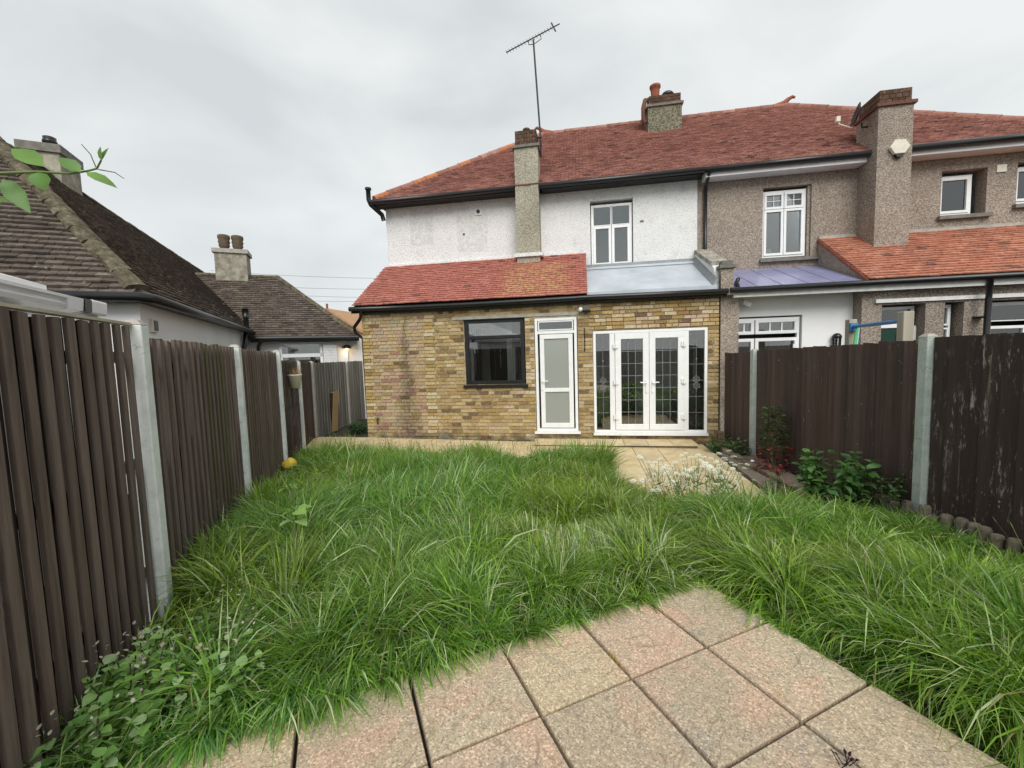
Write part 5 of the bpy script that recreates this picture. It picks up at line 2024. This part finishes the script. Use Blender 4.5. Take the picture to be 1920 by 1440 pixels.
# bramble seedling
bx, by = -2.03, 2.55
spots = []
bb = V3(bx, by, hgt(bx, by))
for z, n, r in ((.47, 5, .02), (.40, 4, .02), (.22, 4, .05)):
    for k in range(n):
        a = k * 6.28 / n + z * 7
        spots.append((bb + V3(r * math.cos(a), r * math.sin(a), z), V3(math.cos(a), math.sin(a), rnd.uniform(-.1, .25))))
bush('bramble_seedling', 'bright lime-green bramble seedling rising from the grass near the left fence', 'plant', tuple(bb), spots, LITE[:4], .10, .75, stems=[[bb, bb + V3(.01, 0, .25), bb + V3(0, .01, .47)]], stem_r=.004)
bx, by = -1.98, 2.35
bb = V3(bx, by, hgt(bx, by))
bush('dock_plant', 'broad grey-green leaves low in grass below the lime bramble seedling', 'plant', tuple(bb), [(bb + V3(.1 * math.cos(a), .1 * math.sin(a), .22), V3(math.cos(a), math.sin(a), .05)) for a in (0.2, 1.1, 2.6, 3.4, 5.6)], [(.14, .22, .10), (.10, .19, .07)], .11, .75)
bx, by = -2.95, 3.65
bb = V3(bx, by, hgt(bx, by))
bush('bramble_seedling', 'small pale bramble shoot further along the left fence', 'plant', tuple(bb), [(bb + V3(.02 * math.cos(a), .02 * math.sin(a), z), V3(math.cos(a), math.sin(a), .1)) for z in (.34, .28) for a in (0, 1.5, 3.1, 4.6)], LITE, .09, .7, stems=[[bb, bb + V3(0, 0, .36)]], stem_r=.004)
# dock
for (bx, by, lb_) in ((-1.78, 1.82, 'upright dock with long broad leaves near the first white post'),):
    bb = V3(bx, by, hgt(bx, by))
    bush('dock_plant', lb_, 'plant', tuple(bb), [(bb + V3(.02 * math.cos(a), .02 * math.sin(a), .05), V3(math.cos(a) * .6, math.sin(a) * .6, 1.0)) for a in (.3, 1.2, 2.2, 3.3, 4.4, 5.5)], [(.07, .16, .035), (.10, .2, .05), (.14, .24, .08)], .27, .32, droop=.35)

# dead-nettle mass in the corner by the terrace, and leafy cover along the fence foot
spec = [(-1.98, 1.42, 16, .30, .2, .046), (-1.72, 1.42, 12, .26, .2, .044), (-1.85, 1.2, 14, .22, .18, .048), (-2.12, 1.55, 20, .22, .15, .05), (-1.62, 1.62, 14, .32, .16, .045), (-1.95, 1.9, 14, .26, .16, .038)]
dlab = ['pale-leaved dead-nettle clump at the slab corner against the fence', 'dead-nettle clump with pinkish flower tips spilling towards the slabs', 'low dead-nettle clump at the foot of the capped fence panel', 'dead-nettle clump rising beside the first whitewashed post', 'dead-nettle clump mixed into the long grass by the dock', 'small-leaved yellow-green weed clump below the dock']
for (x, y, n, h, sp, ls), lb_ in zip(spec, dlab):
    t = nettle(gb(x, y), n, h, sp, ls, [(.19, .36, .085), (.24, .42, .11), (.14, .28, .07), (.31, .48, .18), (.35, .50, .24)], 'dead_nettle', lb_, 'plant', 6, .85, grp='dead-nettles in the fence corner')
    v, f = leaf_mesh(.6, .1, .1)
    q = []
    for k in range(22):
        a = rnd.uniform(0, 6.28)
        p = V3(x + sp * rnd.uniform(-.8, .8), y + sp * rnd.uniform(-.8, .8), hgt(x, y) + h * rnd.uniform(.75, 1.05))
        q.append((p, axes_from(V3(math.cos(a), math.sin(a), .6), V3(0, 0, 1), rnd.uniform(.014, .026)), rnd.randrange(2), 0))
    pieces(t, 'flower', [(v, f, (.50, .38, .38)), (v, f, (.55, .52, .42))], q, 'petal', 300)
for i, (x, y, n, h, sp, ls) in enumerate([(-3.72, 4.55, 16, .26, .25, .06), (-4.05, 5.1, 16, .28, .24, .065), (-4.35, 5.75, 16, .26, .24, .07), (-4.75, 6.35, 16, .3, .26, .075), (-4.35, 6.45, 14, .28, .24, .07), (-2.62, 2.6, 14, .25, .2, .045)]):
    nettle(gb(x, y), n, h, sp, ls, [(.09, .19, .055), (.12, .24, .07), (.17, .30, .11), (.07, .155, .045)], 'ground_ivy', ['leafy ground cover beside the pale blue-grey fence post', 'leafy ground cover just before the yellow ball', 'leafy ground cover just behind the yellow ball', 'leafy ground cover where fence, lawn and patio meet', 'leafy weeds at the lawn edge near the patio left end', 'small-leaved creeping weed at the foot of the greenish slatted panel'][i], 'plant', 5, .8, grp='leafy cover along the left fence')
nettle(gb(-1.05, 6.75), 5, .2, .08, .07, LITE[:3], 'weed_clump', 'single bright weed tuft by the step end below the back door', 'plant', 4, .6)

# dry moss and dead bits in the slab joints
for k, (x, y, lb_) in enumerate([(.13, 1.92, 'dry yellow moss tuft in the slab joint near the grass edge'), (-.60, 1.43, 'dry yellow moss tuft in the slab joint beside overhanging grass'), (-.12, 1.36, 'thin dry tuft in the slab joint closest to the camera'), (.80, 1.78, 'tiny dry tuft at the crossing of two slab joints')]):
    mt = thing('moss_tuft', lb_, 'moss', (x, y, .365), 'dry tufts in the paving joints')
    mb = MB()
    for i in range(60):
        aa = rnd.uniform(0, 6.28)
        b0_ = V3(x, y, .36) + A_ * rnd.gauss(0, .022) + B_ * rnd.gauss(0, .006)
        e_ = b0_ + V3(math.cos(aa) * rnd.uniform(.004, .022), math.sin(aa) * rnd.uniform(.004, .022), rnd.uniform(.02, .045))
        s_ = V3(-math.sin(aa), math.cos(aa), 0) * .0016
        mb.add([b0_ - s_, b0_ + s_, e_], [(0, 1, 2)])
    part('blades', mb, 'petal', mt, col=(.42, .33, .10) if k != 2 else (.3, .3, .08), kind='stuff')
dl = thing('withered_sprig', 'dark withered purple sprig sticking out of the front slab joint', 'plant', (.88, 1.50, .37))
for k in range(9):
    aa = rnd.uniform(0, 6.28)
    mb = MB()
    p_ = V3(.88 + rnd.uniform(-.02, .02), 1.50 + rnd.uniform(-.015, .015), .375)
    e_ = p_ + V3(math.cos(aa) * .025, math.sin(aa) * .025, rnd.uniform(.03, .06))
    mb.tube([p_, e_], .0016, 4)
    v, f = leaf_mesh(.6, .3, .3)
    mb.add((v @ axes_from(e_ - p_, V3(0, 0, 1), .018).T + e_ * .7 + p_ * .3).tolist(), f)
    part('stalk', mb, 'petal', dl, col=(.05, .02, .025))

# climbing shoot reaching in over the lawn
vn = thing('climbing_vine', 'thin green vine shoot with pointed leaves hanging in the air near the bungalow roof', 'vine', (-1.55, .45, 2.05))
st = [(-1.5, .42, 2.08), (-1.28, .52, 2.15), (-1.149, .592, 2.186), (-1.104, .653, 2.225), (-1.058, .682, 2.235), (-1.02, .71, 2.239), (-.994, .725, 2.248), (-.976, .728, 2.252), (-.967, .731, 2.269)]
part('stem', MB().tube(st, [.004, .0035, .003, .0028, .0025, .0022, .002, .0018, .0015], 6), 'leaf', vn, col=(.16, .24, .07), smooth=True)
for tl in ([(-.976, .728, 2.25), (-.988, .728, 2.281), (-1.007, .727, 2.303)], [(-.973, .729, 2.25), (-.94, .734, 2.243), (-.922, .736, 2.23)], [(-1.011, .722, 2.251), (-1.027, .72, 2.262), (-1.037, .719, 2.271)]):
    part('tendril', MB().tube(tl, [.0012, .001, .0007], 5), 'leaf', vn, col=(.13, .14, .06), smooth=True)
for a, b, w in [((-1.046, .685, 2.245), (-1.115, .677, 2.292), .45), ((-.985, .705, 2.236), (-1.018, .691, 2.266), .6), ((-1.056, .682, 2.234), (-1.048, .682, 2.200), 1.0), ((-1.126, .67, 2.223), (-1.078, .673, 2.159), .42), ((-.985, .715, 2.24), (-.91, .707, 2.208), .25), ((-.967, .731, 2.268), (-.948, .729, 2.292), .4), ((-.967, .731, 2.268), (-.955, .720, 2.290), .45), ((-1.16, .65, 2.165), (-1.117, .669, 2.188), .5)]:
    a, b = V3(*a), V3(*b)
    L = np.linalg.norm(b - a)
    v, f = leaf_mesh(w, .12, .12)
    ax = axes_from(b - a, V3(.3, -.7, .55), L)
    mb = MB().add((v @ ax.T + a).tolist(), f)
    part('leaf', mb, 'leaf', vn, col=rnd.choice([(.14, .27, .05), (.10, .22, .04), (.18, .32, .07)]), smooth=True)

# ------------------------------------------------------------------ long grass
def vnoise(x, y, s, seed):
    r = np.random.RandomState(seed)
    g = r.rand(64, 64)
    X, Y_ = x / s + 20.3, y / s + 20.7
    i, j = np.floor(X).astype(int), np.floor(Y_).astype(int)
    fx, fy = X - i, Y_ - j
    fx, fy = fx * fx * (3 - 2 * fx), fy * fy * (3 - 2 * fy)
    i, j = i % 63, j % 63
    return (g[i, j] * (1 - fx) + g[i + 1, j] * fx) * (1 - fy) + (g[i, j + 1] * (1 - fx) + g[i + 1, j + 1] * fx) * fy


LAWN = np.array([(-1.75, .45), (-2.50, 2.0), (-3.57, 3.82), (-4.45, 5.5), (-5.2, 6.82), (.34, 6.82), (.34, 5.75), (.6, 5.1), (1.0, 4.72), (2.32, 4.70), (3.0, 4.72), (3.02, 4.6), (3.20, 3.3), (3.36, 2.2), (3.4, .8), (1.6, .8), (0, .8)])
def in_poly(x, y, P):
    ins = np.zeros(len(x), bool)
    j = len(P) - 1
    for i in range(len(P)):
        c = ((P[i, 1] > y) != (P[j, 1] > y)) & (x < (P[j, 0] - P[i, 0]) * (y - P[i, 1]) / (P[j, 1] - P[i, 1] + 1e-12) + P[i, 0])
        ins ^= c
        j = i
    return ins
def slab_st(x, y):
    dx, dy = x - CORN[0], y - CORN[1]
    return dx * A_[0] + dy * A_[1], -(dx * B_[0] + dy * B_[1])


def grass(n_target, seed):
    r = np.random.RandomState(seed)
    xs, ys = [], []
    tot = 0
    while tot < n_target:
        x = r.uniform(-5.3, 3.5, 400000)
        y = r.uniform(.4, 6.9, 400000)
        d = np.hypot(x, y)
        a, b = slab_st(x, y)
        ok = in_poly(x, y, LAWN) & ~((a > -.015) & (b > -.015))
        # leave out what lies behind or beside the view
        ok &= (y > .75 + .0 * x) & (np.abs(x + .17 * y) < 1.32 * (y + .17 * np.abs(x)) + .5)
        ok &= r.rand(len(x)) < np.clip((2.6 / d) ** .85, .25, 1.0)
        dn = np.exp(-(((x + 1.86) / .3) ** 2 + ((y - 1.45) / .42) ** 2))
        ok &= r.rand(len(x)) > .6 * dn
        ok &= ~((np.hypot(x + 2.28, y - 1.76) < .42) & (r.rand(len(x)) < .9))
        ok &= ~((np.hypot(x + 4.12, y - 5.15) < .38) & (r.rand(len(x)) < .8))
        xs.append(x[ok])
        ys.append(y[ok])
        tot += ok.sum()
    x, y = np.concatenate(xs)[:n_target], np.concatenate(ys)[:n_target]
    n = len(x)
    z = hgt(x, y) - .01
    a, b = slab_st(x, y)
    # tufts: roots gather in irregular clumps that share a lean
    cell = .2
    jx, jy = x + (vnoise(x, y, .3, 5) - .5) * .2, y + (vnoise(x, y, .3, 6) - .5) * .2
    ci_, cj_ = np.floor(jx / cell).astype(int), np.floor(jy / cell).astype(int)
    hsh = lambda k_: np.modf(np.abs(np.sin(ci_ * 12.9898 + cj_ * 78.233 + k_ * 37.7) * 43758.5453))[0]
    cx, cy = (ci_ + .2 + .6 * hsh(1)) * cell + x - jx, (cj_ + .2 + .6 * hsh(2)) * cell + y - jy
    out_az = np.arctan2(y - cy, x - cx)
    k = r.uniform(.05, .75, n)
    x2, y2 = x * (1 - k) + cx * k, y * (1 - k) + cy * k
    a2, b2 = slab_st(x2, y2)
    bad = (a2 > -.01) & (b2 > -.01)
    x, y = np.where(bad, x, x2), np.where(bad, y, y2)
    big = vnoise(x, y, .75, 11)
    L = .24 + .30 * big + .26 * (hsh(3) - .4)
    L = np.clip(L, .15, .75) * r.uniform(.6, 1.2, n)
    side_ = np.exp(-np.clip(-b, 0, 9) / .10) * (a > -.25)
    L *= 1 - .55 * np.clip(side_, 0, 1)
    rim = np.exp(-np.clip(-a, 0, 9) / .12) * (b > -.2) * np.exp(-np.clip(b, 0, 9) / .35)
    L *= 1 - .72 * np.clip(rim, 0, 1)
    # flattened hollow in the middle, lower strip right of the slabs
    hol = np.exp(-(((x + .02) / .5) ** 2 + ((y - 3.42) / .2) ** 2))
    L *= 1 - .75 * hol
    right = np.clip((x - 1.2) / 1.0, 0, 1) * np.clip((4.2 - y) / 1.0, 0, 1)
    L *= 1 - .30 * right
    L *= 1 - .42 * np.clip((x - 2.2) / .5, 0, 1)
    L *= 1 - .14 * np.clip((y - 5.2) / .8, 0, 1)
    edge = np.exp(-np.clip(6.82 - y, 0, 9) / .25)
    L *= 1 + .15 * edge * r.rand(n)
    tuft = np.exp(-(((x - .25) / .3) ** 2 + ((y - 6.55) / .22) ** 2)) + np.exp(-(((x - .75) / .22) ** 2 + ((y - 5.15) / .2) ** 2))
    L *= 1 + .35 * np.clip(tuft, 0, 1)
    flow = vnoise(x, y, 1.1, 21) * 9.4 + vnoise(x, y, .42, 22) * 3.0 - 2.0
    az = flow + (hsh(4) - .5) * 2.0 + r.normal(0, .5, n)
    az = np.where(r.rand(n) < .45, out_az + r.normal(0, .5, n), az)
    wild = r.rand(n) < .2
    az = np.where(wild, r.uniform(0, 6.283, n), az)
    # pale sweep combed to the far side, in front of the hollow
    comb = np.exp(-(((x - .0) / .55) ** 2 + ((y - 2.98) / .3) ** 2))
    az = np.where(r.rand(n) < comb, 1.75 + r.normal(0, .22, n), az)
    # overhang the terrace edges
    near_edge = ((a > -.22) & (a < 0) & (b > -.1)) 
    az = np.where(near_edge & (r.rand(n) < .85), math.atan2(A_[1], A_[0]) + r.normal(0, .6, n), az)
    near_edge2 = ((b > -.12) & (b < 0) & (a > 0))
    az = np.where(near_edge2 & (r.rand(n) < .35), math.atan2(-B_[1], -B_[0]) + r.normal(0, .6, n), az)
    bendn = vnoise(x, y, .55, 31)
    phi0 = np.clip(r.normal(.18, .16, n), 0, .8)
    phi1 = 1.05 + 1.4 * bendn + .9 * (hsh(5) - .4) + r.normal(0, .35, n)
    stiff = r.rand(n) < .22
    phi1 = np.where(stiff, phi1 * .4, phi1)
    far = np.clip((y - 4.6) / 1.6, 0, 1)
    phi1 *= 1 - .35 * far
    lf_ = np.array([[-1.55, .32], [-2.53, 1.98], [-3.62, 3.82], [-4.5, 5.5], [-5.45, 7.2]])
    dl_ = x - np.interp(y, lf_[:, 1], lf_[:, 0])
    L *= 1 - .5 * np.exp(-np.clip(dl_, 0, 9) / .28)
    L *= 1 + .30 * np.clip(phi1 - 1, 0, 1.5)
    d = np.hypot(x, y)
    w = r.choice([.0035, .0055, .0085, .0105], n, p=[.3, .35, .25, .1]) * r.uniform(.75, 1.15, n) * (1 + .10 * np.clip(d - 2, 0, 5))
    w = np.where(r.rand(n) < .06, w * 1.7, w)
    S_ = 4
    levels = np.linspace(0, 1, S_ + 1)
    tw = r.normal(0, .7, n)
    px_, py_, pz_ = x.copy(), y.copy(), z.copy()
    sx, sy_ = -np.sin(az + tw), np.cos(az + tw)
    V = np.zeros((n, 2 * S_ + 1, 3))
    wprof = [.75, 1.0, .9, .6]
    for i in range(S_):
        hw = w * wprof[i] * .5
        V[:, 2 * i] = np.stack([px_ - sx * hw, py_ - sy_ * hw, pz_], 1)
        V[:, 2 * i + 1] = np.stack([px_ + sx * hw, py_ + sy_ * hw, pz_ + hw * .5 * np.sin(tw)], 1)
        ph = phi0 + phi1 * (levels[i] + levels[i + 1]) / 2 * 1.15
        st_ = L / S_
        px_ = px_ + np.cos(az) * np.sin(ph) * st_
        py_ = py_ + np.sin(az) * np.sin(ph) * st_
        pz_ = pz_ + np.cos(ph) * st_
        aa, bb_ = slab_st(px_, py_)
        floor_ = np.where((aa > 0) & (bb_ > 0), .388, hgt(px_, py_) + .01)
        pz_ = np.maximum(pz_, floor_ + .004 * r.rand(n))
    V[:, 2 * S_] = np.stack([px_, py_, pz_], 1)
    # blade colours, with some highlight painted into the pale ones
    base = np.array([(.090, .195, .016), (.15, .285, .024), (.215, .365, .040), (.115, .24, .055), (.32, .45, .11)])
    ci = r.choice(5, n, p=[.27, .25, .2, .15, .13])
    c = base[ci] * r.uniform(.75, 1.25, (n, 1)) * (.8 + .45 * hsh(6))[:, None]
    yel = np.exp(-(((x + .9) / .9) ** 2 + ((y - 5.2) / .7) ** 2))
    c = c * (1 - .55 * yel[:, None]) + np.array([.135, .225, .02]) * .55 * yel[:, None]
    cool = vnoise(x, y, .9, 41)
    c[:, 2] *= .8 + .7 * cool
    c[:, 0] *= 1.2 - .35 * cool
    pale = (r.rand(n) < .09 + .35 * comb)  # pale undersides, plus tip highlights and sheen put into the colour
    c[pale] = np.array([.50, .58, .33]) * r.uniform(.75, 1.2, (pale.sum(), 1))
    straw = r.rand(n) < .02
    c[straw] = np.array([.36, .31, .15])
    cols = np.ones((n, 2 * S_ + 1, 4))
    cols[:, :, :3] = c[:, None, :]
    cols[:, 2 * S_, :3] *= 1.12
    m_ = 2 * S_ + 1
    idx = np.arange(n)[:, None] * m_
    tris = []
    for i in range(S_ - 1):
        q0, q1, q2, q3 = 2 * i, 2 * i + 1, 2 * i + 3, 2 * i + 2
        tris.append(np.stack([idx[:, 0] + q0, idx[:, 0] + q1, idx[:, 0] + q2], 1))
        tris.append(np.stack([idx[:, 0] + q0, idx[:, 0] + q2, idx[:, 0] + q3], 1))
    tris.append(np.stack([idx[:, 0] + 2 * S_ - 2, idx[:, 0] + 2 * S_ - 1, idx[:, 0] + 2 * S_], 1))
    T = np.concatenate(tris).astype(np.int32)
    return V.reshape(-1, 3), T, cols.reshape(-1, 4)


V_, T_, C_ = grass(230000, 8)
me = bpy.data.meshes.new('long_grass')
me.vertices.add(len(V_))
me.vertices.foreach_set('co', V_.astype(np.float32).ravel())
me.loops.add(T_.size)
me.loops.foreach_set('vertex_index', T_.ravel())
me.polygons.add(len(T_))
me.polygons.foreach_set('loop_start', np.arange(0, T_.size, 3, dtype=np.int32))
me.polygons.foreach_set('use_smooth', np.ones(len(T_), bool))
me.update()
at = me.color_attributes.new('Col', 'FLOAT_COLOR', 'POINT')
at.data.foreach_set('color', C_.astype(np.float32).ravel())
me.materials.append(M['grass_blade'])
go = bpy.data.objects.new('long_grass', me)
COL.objects.link(go)
tag(go, 'overgrown long green lawn grass leaning in swathes', 'grass', kind='stuff')

# flowering stalks standing above the grass, too many to count
mb = MB()
cst = []
for k in range(520):
    while True:
        x, y = rnd.uniform(-4.8, 3.0), rnd.choice([rnd.uniform(1.8, 6.8), rnd.uniform(5.9, 6.8)])
        xa, ya = np.array([x]), np.array([y])
        a_, b_ = slab_st(xa, ya)
        if in_poly(xa, ya, LAWN)[0] and not (a_[0] > -.1 and b_[0] > -.1):
            break
    h = rnd.uniform(.28, .52) * (.75 if x > 2 else 1)
    az = rnd.uniform(0, 6.28)
    ln = rnd.uniform(.02, .16)
    p0 = V3(x, y, hgt(x, y))
    p1 = p0 + V3(math.cos(az) * ln * .4, math.sin(az) * ln * .4, h * .6)
    p2 = p0 + V3(math.cos(az) * ln, math.sin(az) * ln, h)
    sd_ = V3(-math.sin(az), math.cos(az), 0)
    w = .0012 * (1 + .1 * y)
    d = (p2 - p1) / np.linalg.norm(p2 - p1)
    hl = rnd.uniform(.03, .06)
    hw = rnd.uniform(.0025, .0045) * (1 + .08 * y)
    mb.add([p0 - sd_ * w, p0 + sd_ * w, p1 + sd_ * w, p1 - sd_ * w, p2 + sd_ * w, p2 - sd_ * w, p2 + sd_ * hw + d * hl * .4, p2 + d * hl, p2 - sd_ * hw + d * hl * .4], [(0, 1, 2, 3), (3, 2, 4, 5), (5, 4, 6, 7, 8)])
    cc = rnd.choice([(.20, .22, .08), (.16, .17, .08), (.30, .26, .14), (.13, .10, .07)])
    cst += [list((.15, .22, .05)) + [1]] * 6 + [list(cc) + [1]] * 3
tag(part('grass_flower_stalks', mb, 'petal', kind='stuff', col=np.array(cst)), 'thin seed-headed grass stalks standing above the long lawn', 'grass stalks')
